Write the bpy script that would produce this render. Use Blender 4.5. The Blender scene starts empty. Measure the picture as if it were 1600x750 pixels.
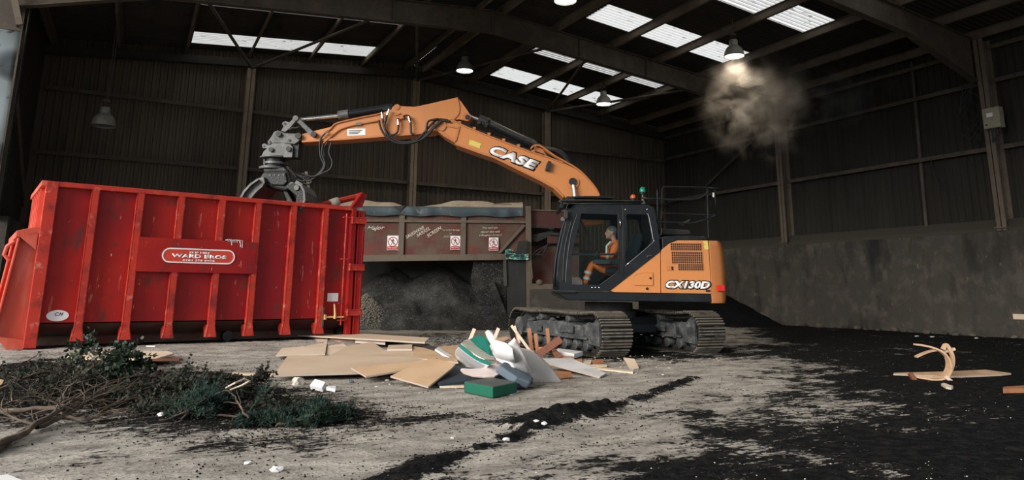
import bpy, bmesh, math, random
import numpy as np
from mathutils import Vector, Matrix
from mathutils.geometry import tessellate_polygon
random.seed(7)
SC = bpy.context.scene
COL = SC.collection
PI = math.pi

# ------------------------------------------------------------ camera
YAW, PITCH, ROLL, FPX, PPX, PPY, CAMH = math.radians(28.02), math.radians(11.63), math.radians(.5216), 1091., 800., 230.7, 1.05
_f = Vector((math.sin(YAW)*math.cos(PITCH), math.cos(YAW)*math.cos(PITCH), math.sin(PITCH)))
_r0 = Vector((math.cos(YAW), -math.sin(YAW), 0)); _u0 = _r0.cross(_f)
_r = _r0*math.cos(ROLL) + _u0*math.sin(ROLL); _u = -_r0*math.sin(ROLL) + _u0*math.cos(ROLL)
cam = bpy.data.cameras.new('camera'); cam_o = bpy.data.objects.new('camera', cam); COL.objects.link(cam_o)
m = Matrix((_r, _u, -_f)).transposed().to_4x4(); m.translation = (0, 0, CAMH); cam_o.matrix_world = m
cam.sensor_width = 36; cam.lens = FPX/1600*36; cam.shift_y = -(375-PPY)/1600; cam.clip_start = .05; cam.clip_end = 500
SC.camera = cam_o

# ------------------------------------------------------------ sky and exposure
SKY = 1.2
w = bpy.data.worlds.new('overcast'); SC.world = w; w.use_nodes = True
nt = w.node_tree; nt.nodes.clear()
wo = nt.nodes.new('ShaderNodeOutputWorld'); bg = nt.nodes.new('ShaderNodeBackground')
ge = nt.nodes.new('ShaderNodeNewGeometry'); sx = nt.nodes.new('ShaderNodeSeparateXYZ'); mr = nt.nodes.new('ShaderNodeMapRange')
cr = nt.nodes.new('ShaderNodeMixRGB')
nt.links.new(ge.outputs['Incoming'], sx.inputs[0]); nt.links.new(sx.outputs['Z'], mr.inputs[0])
mr.inputs[1].default_value = .25; mr.inputs[2].default_value = -.9   # incoming points down for the sky overhead
nt.links.new(mr.outputs[0], cr.inputs[0])
cr.inputs[1].default_value = (.62, .70, .80, 1); cr.inputs[2].default_value = (1.0, 1.03, 1.08, 1)
nt.links.new(cr.outputs[0], bg.inputs[0]); bg.inputs[1].default_value = SKY
nt.links.new(bg.outputs[0], wo.inputs[0])
sun = bpy.data.lights.new('sun', 'SUN'); sun.energy = 5.2; sun.angle = math.radians(35); sun.color = (1, .95, .88)
so = bpy.data.objects.new('sun', sun); COL.objects.link(so)
so.rotation_euler = Vector((.90, .36, -.36)).to_track_quat('-Z', 'Y').to_euler()
SC.view_settings.view_transform = 'Standard'; SC.view_settings.look = 'None'; SC.view_settings.gamma = 1
SC.view_settings.use_curve_mapping = False
SC.view_settings.exposure = 0.12
SC.cycles.max_bounces = 7; SC.cycles.diffuse_bounces = 3; SC.cycles.glossy_bounces = 3; SC.cycles.transmission_bounces = 5
SC.cycles.transparent_max_bounces = 10; SC.cycles.volume_bounces = 0; SC.cycles.sample_clamp_indirect = 4
SC.cycles.caustics_reflective = False; SC.cycles.caustics_refractive = False
SC.cycles.volume_step_rate = 2.0

# ------------------------------------------------------------ measuring helpers
def ray(px, py): return _f + _r*((px-PPX)/FPX) - _u*((py-PPY)/FPX)
def gp(px, py, z=0.0):
    d = ray(px, py); t = (z-CAMH)/d.z
    return Vector((d.x*t, d.y*t, z))
def onplane(px, py, p0, n):
    d = ray(px, py); o = Vector((0, 0, CAMH)); t = (p0-o).dot(n)/d.dot(n)
    return o + d*t

# ------------------------------------------------------------ materials
def mat(name, col, rough=.7, metal=0., spots=(), bump=0., bscale=30., emis=None, spec=.4, alpha=None, trans=None, stretch=None):
    """spots: list of (colour, scale, lo, hi, stretch) noise-masked colours laid over the base"""
    M = bpy.data.materials.new(name); M.use_nodes = True; t = M.node_tree; b = t.nodes['Principled BSDF']
    b.inputs['Roughness'].default_value = rough; b.inputs['Metallic'].default_value = metal
    b.inputs['Specular IOR Level'].default_value = spec
    tc = t.nodes.new('ShaderNodeTexCoord'); last = None
    b.inputs['Base Color'].default_value = (*col, 1)
    for i, (c2, sc, lo, hi, st) in enumerate(spots):
        mp = t.nodes.new('ShaderNodeMapping'); mp.inputs['Scale'].default_value = st if st else (1, 1, 1)
        mp.inputs['Location'].default_value = (i*3.7, i*1.3, i*2.1)
        t.links.new(tc.outputs['Object'], mp.inputs[0])
        n = t.nodes.new('ShaderNodeTexNoise'); n.inputs['Scale'].default_value = sc; n.inputs['Detail'].default_value = 5; n.inputs['Roughness'].default_value = .62
        t.links.new(mp.outputs[0], n.inputs['Vector'])
        r = t.nodes.new('ShaderNodeMapRange'); r.inputs[1].default_value = lo; r.inputs[2].default_value = hi
        t.links.new(n.outputs[0], r.inputs[0])
        x = t.nodes.new('ShaderNodeMixRGB'); t.links.new(r.outputs[0], x.inputs[0])
        if last: t.links.new(last, x.inputs[1])
        else: x.inputs[1].default_value = (*col, 1)
        x.inputs[2].default_value = (*c2, 1); last = x.outputs[0]
    if last: t.links.new(last, b.inputs['Base Color'])
    if bump:
        n = t.nodes.new('ShaderNodeTexNoise'); n.inputs['Scale'].default_value = bscale; n.inputs['Detail'].default_value = 6
        t.links.new(tc.outputs['Object'], n.inputs['Vector'])
        bp = t.nodes.new('ShaderNodeBump'); bp.inputs['Strength'].default_value = bump; bp.inputs['Distance'].default_value = .03
        t.links.new(n.outputs[0], bp.inputs['Height']); t.links.new(bp.outputs[0], b.inputs['Normal'])
    if emis:
        b.inputs['Emission Color'].default_value = (*emis[0], 1); b.inputs['Emission Strength'].default_value = emis[1]
    return M

DUST = (.20, .17, .135)
M = {}
M['steel'] = mat('brown_dusty_steel', (.055, .044, .033), .75, spots=[((.105, .08, .055), 2.2, .45, .75, None), ((.03, .025, .02), 6, .55, .8, None)])
M['column'] = mat('tan_dusty_column', (.20, .155, .11), .85, spots=[((.12, .09, .065), 2, .5, .75, None)])
M['purlin'] = mat('lamplit_brown_purlin', (.10, .078, .056), .7, spots=[((.16, .12, .085), 1.5, .45, .75, None), ((.04, .032, .025), 5, .55, .8, None)])  # steel brown lightened to paint in the lamp light on the purlins
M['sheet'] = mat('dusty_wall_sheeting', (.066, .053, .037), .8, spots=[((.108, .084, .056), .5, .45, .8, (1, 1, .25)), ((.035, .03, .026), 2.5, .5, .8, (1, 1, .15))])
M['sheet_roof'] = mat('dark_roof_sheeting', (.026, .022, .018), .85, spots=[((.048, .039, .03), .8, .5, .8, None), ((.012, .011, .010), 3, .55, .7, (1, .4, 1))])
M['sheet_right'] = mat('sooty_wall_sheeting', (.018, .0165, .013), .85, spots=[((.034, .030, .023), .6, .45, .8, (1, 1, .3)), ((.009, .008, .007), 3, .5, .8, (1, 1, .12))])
M['conc'] = mat('stained_concrete', (.050, .044, .036), .9, spots=[((.095, .083, .067), 2.4, .48, .72, None), ((.014, .014, .013), 1.1, .50, .68, (1, 1, .35)), ((.24, .215, .18), 9, .66, .78, (1, 1, .4))], bump=.4, bscale=12)
M['ledge'] = mat('dust_on_ledge', (.048, .041, .031), .95, spots=[((.05, .045, .04), 3, .5, .7, None)], bump=.3)
M['soil'] = mat('black_soil', (.006, .006, .0065), .95, spec=.08, spots=[((.03, .028, .027), 18, .62, .75, None)], bump=1.0, bscale=9)
M['orange'] = mat('orange_machine_paint', (.52, .195, .055), .42, spots=[((.42, .17, .06), 2.2, .5, .8, None), ((.30, .16, .08), 14, .66, .8, None)])
M['orange_d'] = mat('orange_cast_paint', (.44, .155, .042), .5, spots=[((.35, .15, .06), 5, .5, .8, None)])
M['black'] = mat('black_machine_paint', (.006, .009, .011), .45, spec=.22, spots=[((.022, .024, .024), 3, .5, .9, None)])
M['rubber'] = mat('black_rubber', (.015, .015, .016), .5)
M['dusty_black'] = mat('dusty_black_metal', (.022, .022, .021), .7, spots=[((.07, .062, .05), 5, .45, .8, None)])
M['track'] = mat('worn_track_steel', (.028, .025, .021), .6, .2, spots=[((.07, .06, .05), 5, .55, .8, None), ((.03, .028, .025), 9, .5, .7, None)])
M['grouser'] = mat('worn_bright_grouser', (.20, .175, .14), .5, .3, spots=[((.07, .06, .05), 6, .5, .7, None)])
M['muddy'] = mat('mud_caked_steel', (.045, .049, .051), .85, spots=[((.15, .147, .138), 6, .5, .75, None), ((.02, .022, .024), 4, .5, .7, None)], bump=.6, bscale=25)
M['grab'] = mat('bare_grab_steel', (.12, .12, .115), .5, .3, spots=[((.045, .045, .043), 4, .45, .7, None), ((.24, .23, .215), 11, .6, .8, None)], bump=.1)
M['grab_d'] = mat('greasy_grab_steel', (.016, .017, .017), .45, .3, spots=[((.09, .088, .08), 7, .58, .75, None)], bump=.25)
M['chrome'] = mat('chrome_rod', (.75, .75, .75), .15, 1.)
M['white'] = mat('white_vinyl', (.78, .78, .78), .5)
M['outline'] = mat('black_vinyl', (.01, .01, .01), .5)
M['red'] = mat('worn_red_paint', (.37, .016, .009), .5, spec=.2, spots=[((.23, .008, .012), .45, .40, .62, (1, .2, .7)), ((.10, .03, .022), 3.2, .56, .70, (1, 1, .6)), ((.55, .17, .12), 5, .66, .72, (2.5, 1, .35)), ((.70, .52, .45), 13, .69, .72, (2, 1, .45)), ((.05, .03, .025), 7, .70, .74, (1.5, 1, .5))])
M['red_edge'] = mat('scuffed_red_paint', (.45, .035, .02), .55, spec=.25, spots=[((.60, .20, .15), 7, .56, .72, None), ((.16, .02, .018), 3, .5, .7, None), ((.75, .6, .52), 15, .69, .73, None)])
M['red_lit'] = mat('lit_end_red_paint', (.56, .085, .05), .55, spec=.25, spots=[((.66, .22, .17), 2.4, .45, .7, (1, 1, .3)), ((.10, .05, .045), 8, .68, .74, None)])  # lighter red for the container end facing the daylight, brightness painted in
M['brick'] = mat('rusty_and_shade_red_paint', (.095, .026, .021), .8, spots=[((.10, .070, .050), 1.5, .36, .60, None), ((.16, .03, .025), 1.2, .58, .75, None)])
M['rail'] = mat('dust_caked_rail', (.125, .10, .074), .85, spots=[((.10, .07, .05), 3, .5, .7, None)])
M['oldred'] = mat('dull_red_girder', (.07, .018, .014), .7, spots=[((.06, .03, .025), 2, .45, .7, None)])
M['tarp'] = mat('blue_grey_tarpaulin', (.045, .066, .076), .6, spots=[((.05, .07, .08), 6, .45, .65, (1, 1, .4)), ((.22, .22, .2), 4, .6, .75, None)])
M['sand'] = mat('beige_dust_heap', (.32, .26, .19), .95, spots=[((.22, .18, .13), 3, .5, .7, None)])
M['fines'] = mat('grey_screened_fines', (.015, .015, .014), .95, spots=[((.052, .051, .047), 1.6, .45, .7, None), ((.16, .15, .135), 26, .58, .66, None)], bump=.8, bscale=26)
M['gravel'] = mat('pale_gravel', (.07, .066, .056), .9, spots=[((.05, .05, .045), 14, .45, .6, None)])
M['darkpanel'] = mat('black_steel_panel', (.018, .018, .017), .7, spots=[((.04, .036, .03), 2, .5, .8, None)])
M['greypanel'] = mat('grey_dusty_panel', (.06, .058, .052), .85, spots=[((.10, .095, .08), 1.5, .5, .8, None)])
M['chip'] = mat('chipboard_face', (.56, .43, .31), .75, spots=[((.47, .345, .235), .9, .4, .7, None), ((.30, .18, .10), 14, .7, .76, None), ((.10, .07, .05), 9, .745, .76, None)])
M['chip2'] = mat('chipboard_orange_face', (.52, .35, .21), .75, spots=[((.43, .275, .155), 1.5, .45, .7, None), ((.08, .05, .04), 8, .735, .75, None)])
M['chip3'] = mat('pale_chipboard_face', (.66, .52, .39), .8, spots=[((.54, .41, .29), 1.5, .45, .7, None)])
M['edge'] = mat('board_edge', (.40, .33, .27), .8)
M['wood'] = mat('brown_timber', (.33, .14, .065), .6, spots=[((.20, .08, .04), 5, .5, .7, (1, 1, .2))])
M['wood_p'] = mat('pale_timber', (.60, .50, .38), .7, spots=[((.45, .34, .22), 6, .5, .7, None)])
M['wood_d'] = mat('dark_timber', (.17, .065, .035), .55, spots=[((.08, .03, .02), 6, .5, .7, None)])
M['ply'] = mat('light_plywood', (.55, .36, .22), .5, spots=[((.42, .26, .15), 4, .5, .7, None)])
M['foam_w'] = mat('white_moulded_plastic', (.80, .79, .79), .55, spots=[((.50, .48, .46), 3, .5, .8, None), ((.22, .19, .16), 10, .72, .77, None)])
M['foam_c'] = mat('cream_padding', (.58, .53, .45), .8, spots=[((.42, .37, .30), 5, .5, .75, None)])
M['foam_pk'] = mat('pinkish_grey_board', (.52, .44, .42), .8, spots=[((.40, .34, .33), 5, .5, .75, None)])
M['foam_g'] = mat('pale_grey_board', (.66, .645, .63), .7, spots=[((.40, .38, .36), 2, .5, .8, None), ((.15, .13, .11), 12, .73, .78, None)])
M['teal'] = mat('teal_green_fabric', (.0, .14, .105), .8, spots=[((.005, .09, .07), 5, .45, .7, None)])
M['green'] = mat('green_cushion_fabric', (.004, .10, .058), .85, spots=[((.02, .07, .05), 6, .5, .75, None)])
M['green_top'] = mat('dusty_green_fabric', (.065, .075, .065), .9, spots=[((.12, .11, .10), 5, .5, .8, None)])
M['navy'] = mat('dark_navy_board', (.013, .024, .034), .7, spots=[((.05, .055, .06), 5, .55, .8, None)])
M['slate'] = mat('blue_grey_foam', (.10, .135, .165), .8, spots=[((.15, .17, .19), 5, .5, .8, None)])
M['paper'] = mat('white_paper', (.72, .71, .70), .8)
M['bark'] = mat('grey_brown_bark', (.085, .062, .044), .9, spots=[((.20, .155, .11), 12, .5, .7, None), ((.06, .045, .035), 8, .5, .7, None)])
M['twig'] = mat('dark_twig_bark', (.075, .052, .038), .9, spots=[((.15, .11, .08), 6, .5, .7, None)])
M['leaf'] = mat('dark_green_leaf', (.012, .024, .013), .5, spots=[((.035, .052, .026), 3, .5, .7, None)])
M['leafdry'] = mat('dead_brown_leaf', (.022, .019, .013), .8, spots=[((.02, .028, .016), 3, .45, .6, None)])
M['needle'] = mat('conifer_green', (.006, .022, .016), .7, spots=[((.022, .05, .03), 4, .5, .7, None)])
M['skin'] = mat('skin', (.50, .27, .19), .5)
M['hair'] = mat('grey_hair', (.16, .14, .13), .8)
M['grey_box'] = mat('beige_grey_enamel', (.26, .235, .17), .5, spots=[((.16, .14, .10), 5, .5, .8, None)])
M['lampshade'] = mat('grey_spun_aluminium', (.20, .19, .16), .5, .3, spots=[((.12, .11, .09), 4, .5, .8, None)])
M['lit'] = mat('lit_lamp_glass', (1, 1, 1), .5, emis=((1, .98, .93), 7.0))
M['unlit'] = mat('dull_lamp_glass', (.10, .10, .095), .3)
M['green_l'] = mat('green_beacon_lens', (.0, .22, .13), .25)
M['amber_l'] = mat('amber_beacon_lens', (.55, .10, .02), .25)
M['redlens'] = mat('red_reflector', (.65, .015, .012), .3)
M['yellow'] = mat('yellow_warning_sticker', (.60, .50, .10), .5, spots=[((.06, .05, .03), 25, .62, .66, None)])
M['signg'] = mat('green_sign_panel', (.02, .16, .12), .6, spots=[((.55, .62, .58), 14, .55, .6, (1, 1, 2))])
M['mesh'] = mat('grille_black', (.012, .012, .012), .6)
M['seat'] = mat('dark_seat_fabric', (.02, .03, .035), .8)
M['signred'] = mat('sign_red', (.40, .03, .03), .6)
M['yellowrod'] = mat('worn_yellow_rod', (.62, .40, .16), .5, spots=[((.45, .12, .06), 9, .55, .65, None)])

def glassmat(name, tint, mixf, rough=.05):
    G = bpy.data.materials.new(name); G.use_nodes = True; t = G.node_tree; t.nodes.clear()
    o = t.nodes.new('ShaderNodeOutputMaterial'); mx = t.nodes.new('ShaderNodeMixShader')
    tr = t.nodes.new('ShaderNodeBsdfTransparent'); gl = t.nodes.new('ShaderNodeBsdfGlossy')
    tr.inputs[0].default_value = (*tint, 1); gl.inputs[0].default_value = (.8, .9, .95, 1); gl.inputs[1].default_value = rough
    fr = t.nodes.new('ShaderNodeFresnel'); fr.inputs[0].default_value = mixf
    t.links.new(fr.outputs[0], mx.inputs[0]); t.links.new(tr.outputs[0], mx.inputs[1]); t.links.new(gl.outputs[0], mx.inputs[2]); t.links.new(mx.outputs[0], o.inputs[0])
    return G
M['glass'] = glassmat('tinted_cab_glass', (.74, .80, .80), 1.12)
def skylightmat(name, colr, spotty=True):
    G = bpy.data.materials.new(name); G.use_nodes = True; t = G.node_tree; t.nodes.clear()
    o = t.nodes.new('ShaderNodeOutputMaterial'); tl = t.nodes.new('ShaderNodeBsdfTranslucent')
    tc = t.nodes.new('ShaderNodeTexCoord'); n = t.nodes.new('ShaderNodeTexNoise'); n.inputs['Scale'].default_value = 5; n.inputs['Detail'].default_value = 6
    mp = t.nodes.new('ShaderNodeMapping'); mp.inputs['Scale'].default_value = (.6, 2.2, 1)
    t.links.new(tc.outputs['Object'], mp.inputs[0]); t.links.new(mp.outputs[0], n.inputs['Vector'])
    r = t.nodes.new('ShaderNodeMapRange'); r.inputs[1].default_value = .62; r.inputs[2].default_value = .70
    t.links.new(n.outputs[0], r.inputs[0])
    x = t.nodes.new('ShaderNodeMixRGB'); x.inputs[1].default_value = (*colr, 1); x.inputs[2].default_value = (colr[0]*.35, colr[1]*.33, colr[2]*.3, 1)
    t.links.new(r.outputs[0], x.inputs[0]); last = x.outputs[0]
    # grime collected in the corrugation valleys
    wv = t.nodes.new('ShaderNodeTexWave'); wv.bands_direction = 'Y'; wv.inputs['Scale'].default_value = .314/.152*1.0
    wv.inputs['Distortion'].default_value = .25
    t.links.new(tc.outputs['Object'], wv.inputs['Vector'])
    r2 = t.nodes.new('ShaderNodeMapRange'); r2.inputs[1].default_value = .0; r2.inputs[2].default_value = .45; r2.inputs[3].default_value = .30; r2.inputs[4].default_value = 1
    t.links.new(wv.outputs[1], r2.inputs[0])
    y = t.nodes.new('ShaderNodeMixRGB'); y.blend_type = 'MULTIPLY'; y.inputs[0].default_value = 1
    t.links.new(last, y.inputs[1]); t.links.new(r2.outputs[0], y.inputs[2])
    t.links.new(y.outputs[0], tl.inputs[0]); t.links.new(tl.outputs[0], o.inputs[0])
    return G
M['skylight'] = skylightmat('translucent_rooflight_sheet', (.64, .63, .60))
M['sidelight'] = skylightmat('grimy_translucent_panel', (.62, .68, .66))

# ------------------------------------------------------------ mesh helpers
class MB:
    def __init__(s): s.v = []; s.f = []
    def add(s, vs, fs):
        n = len(s.v); s.v += [tuple(v) for v in vs]; s.f += [tuple(i+n for i in f) for f in fs]; return s
    def box(s, c, d, R=None):
        c = Vector(c); hx, hy, hz = d[0]/2, d[1]/2, d[2]/2
        vs = [Vector((x*hx, y*hy, z*hz)) for z in (-1, 1) for y in (-1, 1) for x in (-1, 1)]
        if R is not None: vs = [R @ v for v in vs]
        return s.add([v+c for v in vs], [(0, 2, 3, 1), (4, 5, 7, 6), (0, 1, 5, 4), (2, 6, 7, 3), (0, 4, 6, 2), (1, 3, 7, 5)])
    def beam(s, a, b, w, h, up=(0, 0, 1)):
        a = Vector(a); b = Vector(b); x = (b-a); L = x.length; x.normalize(); y = Vector(up).cross(x)
        if y.length < 1e-4: y = Vector((0, 1, 0)).cross(x)
        y.normalize(); z = x.cross(y)
        return s.box((a+b)/2, (L, w, h), Matrix((x, y, z)).transposed())
    def ibeam(s, a, b, w, h, t=.02, up=(0, 0, 1)):
        a = Vector(a); b = Vector(b); x = (b-a).normalized(); y = Vector(up).cross(x).normalized(); z = x.cross(y)
        o = z*(h/2-t/2)
        s.beam(a, b, t, h, up); s.beam(a+o, b+o, w, t, up); s.beam(a-o, b-o, w, t, up); return s
    def tube(s, pts, r, n=8, cap=True):
        pts = [Vector(p) for p in pts]; k = len(pts); rs = r if isinstance(r, (list, tuple)) else [r]*k
        base = len(s.v); prev = None
        for i, p in enumerate(pts):
            d = (pts[min(i+1, k-1)] - pts[max(i-1, 0)])
            if d.length < 1e-9: d = Vector((0, 0, 1))
            d.normalize()
            if prev is None:
                a = d.cross(Vector((0, 0, 1)));
                if a.length < .05: a = d.cross(Vector((0, 1, 0)))
                a.normalize()
            else:
                a = prev - d*prev.dot(d)
                if a.length < 1e-6: a = d.orthogonal()
                a.normalize()
            prev = a; b = d.cross(a)
            for j in range(n):
                t = 2*PI*j/n; s.v.append(tuple(p + (a*math.cos(t)+b*math.sin(t))*rs[i]))
        for i in range(k-1):
            for j in range(n):
                q = base+i*n; s.f.append((q+j, q+(j+1) % n, q+n+(j+1) % n, q+n+j))
        if cap:
            s.f.append(tuple(base+j for j in range(n))[::-1]); s.f.append(tuple(base+(k-1)*n+j for j in range(n)))
        return s
    def cyl(s, a, b, r, n=20): return s.tube([a, b], r, n)
    def lathe(s, prof, c=(0, 0, 0), n=24, cap=False):
        base = len(s.v)
        for (r, z) in prof:
            for j in range(n):
                t = 2*PI*j/n; s.v.append((c[0]+r*math.cos(t), c[1]+r*math.sin(t), c[2]+z))
        for i in range(len(prof)-1):
            for j in range(n):
                q = base+i*n; s.f.append((q+j, q+(j+1) % n, q+n+(j+1) % n, q+n+j))
        if cap: s.f.append(tuple(base+(len(prof)-1)*n+j for j in range(n)))
        return s
    def slab(s, top, off, holes=()):
        """polygon ring of 3-D points extruded by vector off, with optional holes"""
        rings = [[Vector(p) for p in top]] + [[Vector(p) for p in h] for h in holes]
        off = Vector(off); flat = [p for r in rings for p in r]; tris = tessellate_polygon(rings)
        nn = len(flat); base = len(s.v)
        s.v += [tuple(p) for p in flat] + [tuple(p+off) for p in flat]
        if holes:
            s.f += [tuple(base+i for i in t) for t in tris] + [tuple(base+nn+i for i in reversed(t)) for t in tris]
        else:
            s.f += [tuple(base+i for i in range(nn)), tuple(base+nn+i for i in reversed(range(nn)))]
        k = 0
        for r in rings:
            for i in range(len(r)):
                a = k+i; b = k+(i+1) % len(r); s.f.append((base+a, base+b, base+nn+b, base+nn+a))
            k += len(r)
        return s
    def ico(s, c, r, sq=(1, 1, 1), seed=None, sub=1):
        bm = bmesh.new(); bmesh.ops.create_icosphere(bm, subdivisions=sub, radius=1)
        rr = random.Random(seed)
        vs = [Vector((v.co.x*sq[0], v.co.y*sq[1], v.co.z*sq[2]))*r*(1 if seed is None else rr.uniform(.7, 1.25))+Vector(c) for v in bm.verts]
        fs = [tuple(v.index for v in f.verts) for f in bm.faces]; bm.free(); return s.add(vs, fs)
    def build(s, name, m, parent=None, smooth=False, bev=0., center=False, mods=None):
        me = bpy.data.meshes.new(name); vs = s.v; loc = None
        if center and vs:
            a = np.array(vs); lo = a.min(0); hi = a.max(0); loc = Vector(((lo[0]+hi[0])/2, (lo[1]+hi[1])/2, lo[2]))
            vs = [tuple(Vector(v)-loc) for v in vs]
        me.from_pydata(vs, [], s.f); me.update()
        bm = bmesh.new(); bm.from_mesh(me); bmesh.ops.recalc_face_normals(bm, faces=bm.faces); bm.to_mesh(me); bm.free()
        o = bpy.data.objects.new(name, me); COL.objects.link(o)
        me.materials.append(M[m] if isinstance(m, str) else m)
        if loc is not None: o.location = loc
        if parent is not None: o.parent = parent
        if smooth:
            for p in me.polygons: p.use_smooth = True
        if bev:
            b = o.modifiers.new('bevel', 'BEVEL'); b.width = bev; b.segments = 2; b.limit_method = 'ANGLE'; b.angle_limit = math.radians(40)
        if smooth == 'auto':
            try: me.set_sharp_from_angle(angle=math.radians(35))
            except Exception: pass
        return o
def empty(name, loc=(0, 0, 0), rz=0., label=None, cat=None, group=None):
    o = bpy.data.objects.new(name, None); COL.objects.link(o); o.location = loc; o.rotation_euler = (0, 0, rz); o.empty_display_size = .1
    if label: tag(o, label, cat, group)
    return o
def tag(o, label, cat, group=None, kind=None):
    o['label'] = label; o['category'] = cat
    if group: o['group'] = group
    if kind: o['kind'] = kind
    return o
def struct(o): o['kind'] = 'structure'; return o
def text_on(name, s, P0, P1, P2, m, parent=None, shear=0., bold=0., depth=.003, world2local=None, outline=None, grow=.0):
    """letters fitted so that bottom-left is P0, bottom-right P1 and top-left P2"""
    cu = bpy.data.curves.new(name, 'FONT'); cu.body = s; cu.size = 1; cu.shear = shear; cu.offset = bold; cu.extrude = 0; cu.resolution_u = 4
    to = bpy.data.objects.new(name+'_t', cu); COL.objects.link(to)
    dg = bpy.context.evaluated_depsgraph_get(); dg.update(); me = bpy.data.meshes.new_from_object(to.evaluated_get(dg))
    bpy.data.objects.remove(to); bpy.data.curves.remove(cu)
    co = np.array([v.co[:] for v in me.vertices]); lo = co.min(0); hi = co.max(0)
    P0, P1, P2 = Vector(P0), Vector(P1), Vector(P2); n = (P1-P0).cross(P2-P0).normalized()
    for v in me.vertices:
        a = (v.co.x-lo[0])/(hi[0]-lo[0]); b = (v.co.y-lo[1])/(hi[1]-lo[1])
        v.co = P0 + (P1-P0)*a + (P2-P0)*b
    bm = bmesh.new(); bm.from_mesh(me)
    r = bmesh.ops.extrude_face_region(bm, geom=bm.faces[:])
    for g in r['geom']:
        if isinstance(g, bmesh.types.BMVert): g.co += n*depth
    bmesh.ops.recalc_face_normals(bm, faces=bm.faces)
    bm.to_mesh(me); bm.free(); me.name = name
    me.materials.clear(); me.materials.append(M[m] if isinstance(m, str) else m)
    o = bpy.data.objects.new(name, me); COL.objects.link(o)
    if parent is not None: o.parent = parent
    return o

# numpy value noise
_rng = np.random.RandomState(3); _tab = _rng.rand(256, 256)
def vnoise(x, y, sc, oct=4):
    out = 0; amp = 1; tot = 0
    for k in range(oct):
        xs = x*sc*2**k+17.3*k; ys = y*sc*2**k+9.1*k
        xi = np.floor(xs).astype(int); yi = np.floor(ys).astype(int); fx = xs-xi; fy = ys-yi
        fx = fx*fx*(3-2*fx); fy = fy*fy*(3-2*fy)
        g = lambda i, j: _tab[(xi+i) % 256, (yi+j) % 256]
        out = out + amp*((g(0, 0)*(1-fx)+g(1, 0)*fx)*(1-fy)+(g(0, 1)*(1-fx)+g(1, 1)*fx)*fy); tot += amp; amp *= .55
    return out/tot
def sstep(a, b, x): t = np.clip((x-a)/(b-a), 0, 1); return t*t*(3-2*t)
def segdist(x, y, pts):
    d = np.full(np.shape(x), 1e9)
    for (ax, ay), (bx, by) in zip(pts[:-1], pts[1:]):
        dx, dy = bx-ax, by-ay; t = np.clip(((x-ax)*dx+(y-ay)*dy)/(dx*dx+dy*dy), 0, 1)
        d = np.minimum(d, np.hypot(x-ax-t*dx, y-ay-t*dy))
    return d
def inpoly(x, y, P):
    r = np.zeros(np.shape(x), bool); n = len(P)
    for i in range(n):
        ax, ay = P[i]; bx, by = P[(i+1) % n]
        c = ((ay > y) != (by > y)) & (x < (bx-ax)*(y-ay)/((by-ay) if by != ay else 1e-9)+ax); r ^= c
    return r
def polymask(x, y, P, soft):
    d = segdist(x, y, list(P)+[P[0]]); return np.clip(np.where(inpoly(x, y, P), d, -d)/soft*.5+.5, 0, 1)

# ------------------------------------------------------------ floor
DARK = [(22, 24), (14.6, 14.4), (10.9, 10.6), (8.3, 7.7), (6.7, 5.9), (5.3, 4.95), (4.2, 4.6), (3.4, 4.15), (2.7, 3.8), (1.9, 3.3), (1, 2), (22, -3)]
RUT = [(.6, 3.5), (1.4, 4.06), (1.91, 4.42), (2.52, 4.79), (3.14, 5.2), (3.75, 5.42), (4.79, 6.0), (6.41, 7.07)]
CLOD = [(2.89, 5.2), (3.3, 5.3), (3.9, 5.54)]
MULCH = [(-2.6, 7.2), (-2.2, 10.4), (-1.02, 11.9), (.07, 12.3), (1.06, 10.6), (1.48, 8.6), (2.3, 6.4), (2.1, 5.7), (1.4, 5.35), (.75, 5.6), (.2, 6.5), (-.3, 6.9), (-.81, 6.8)]
BAND = [(.9, 6.0), (1.8, 6.3), (1.96, 5.91), (2.31, 5.92), (2.9, 5.5)]
def hfun(x, y):
    x = np.asarray(x, float); y = np.asarray(y, float)
    h = .13*sstep(6.3, 3.5, x)*sstep(10.2, 13, y) + .02*(vnoise(x, y, .9, 3)-.5)
    rut = np.exp(-(segdist(x, y, RUT)/.10)**2)*(.35+vnoise(x, y, 5, 2)); h = h + .018*rut + .045*np.clip(rut, 0, 1)*np.maximum(0, vnoise(x*1.0, y*1.0, 11, 3)-.5)*3
    h = h + .10*np.exp(-(segdist(x, y, CLOD)/.16)**2)*(.1+1.3*vnoise(x+4, y, 7, 4))
    h = h + .012*(vnoise(x, y, 6, 3)-.5)
    return h
def hz(x, y): return float(hfun(np.array([x]), np.array([y]))[0])
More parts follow.
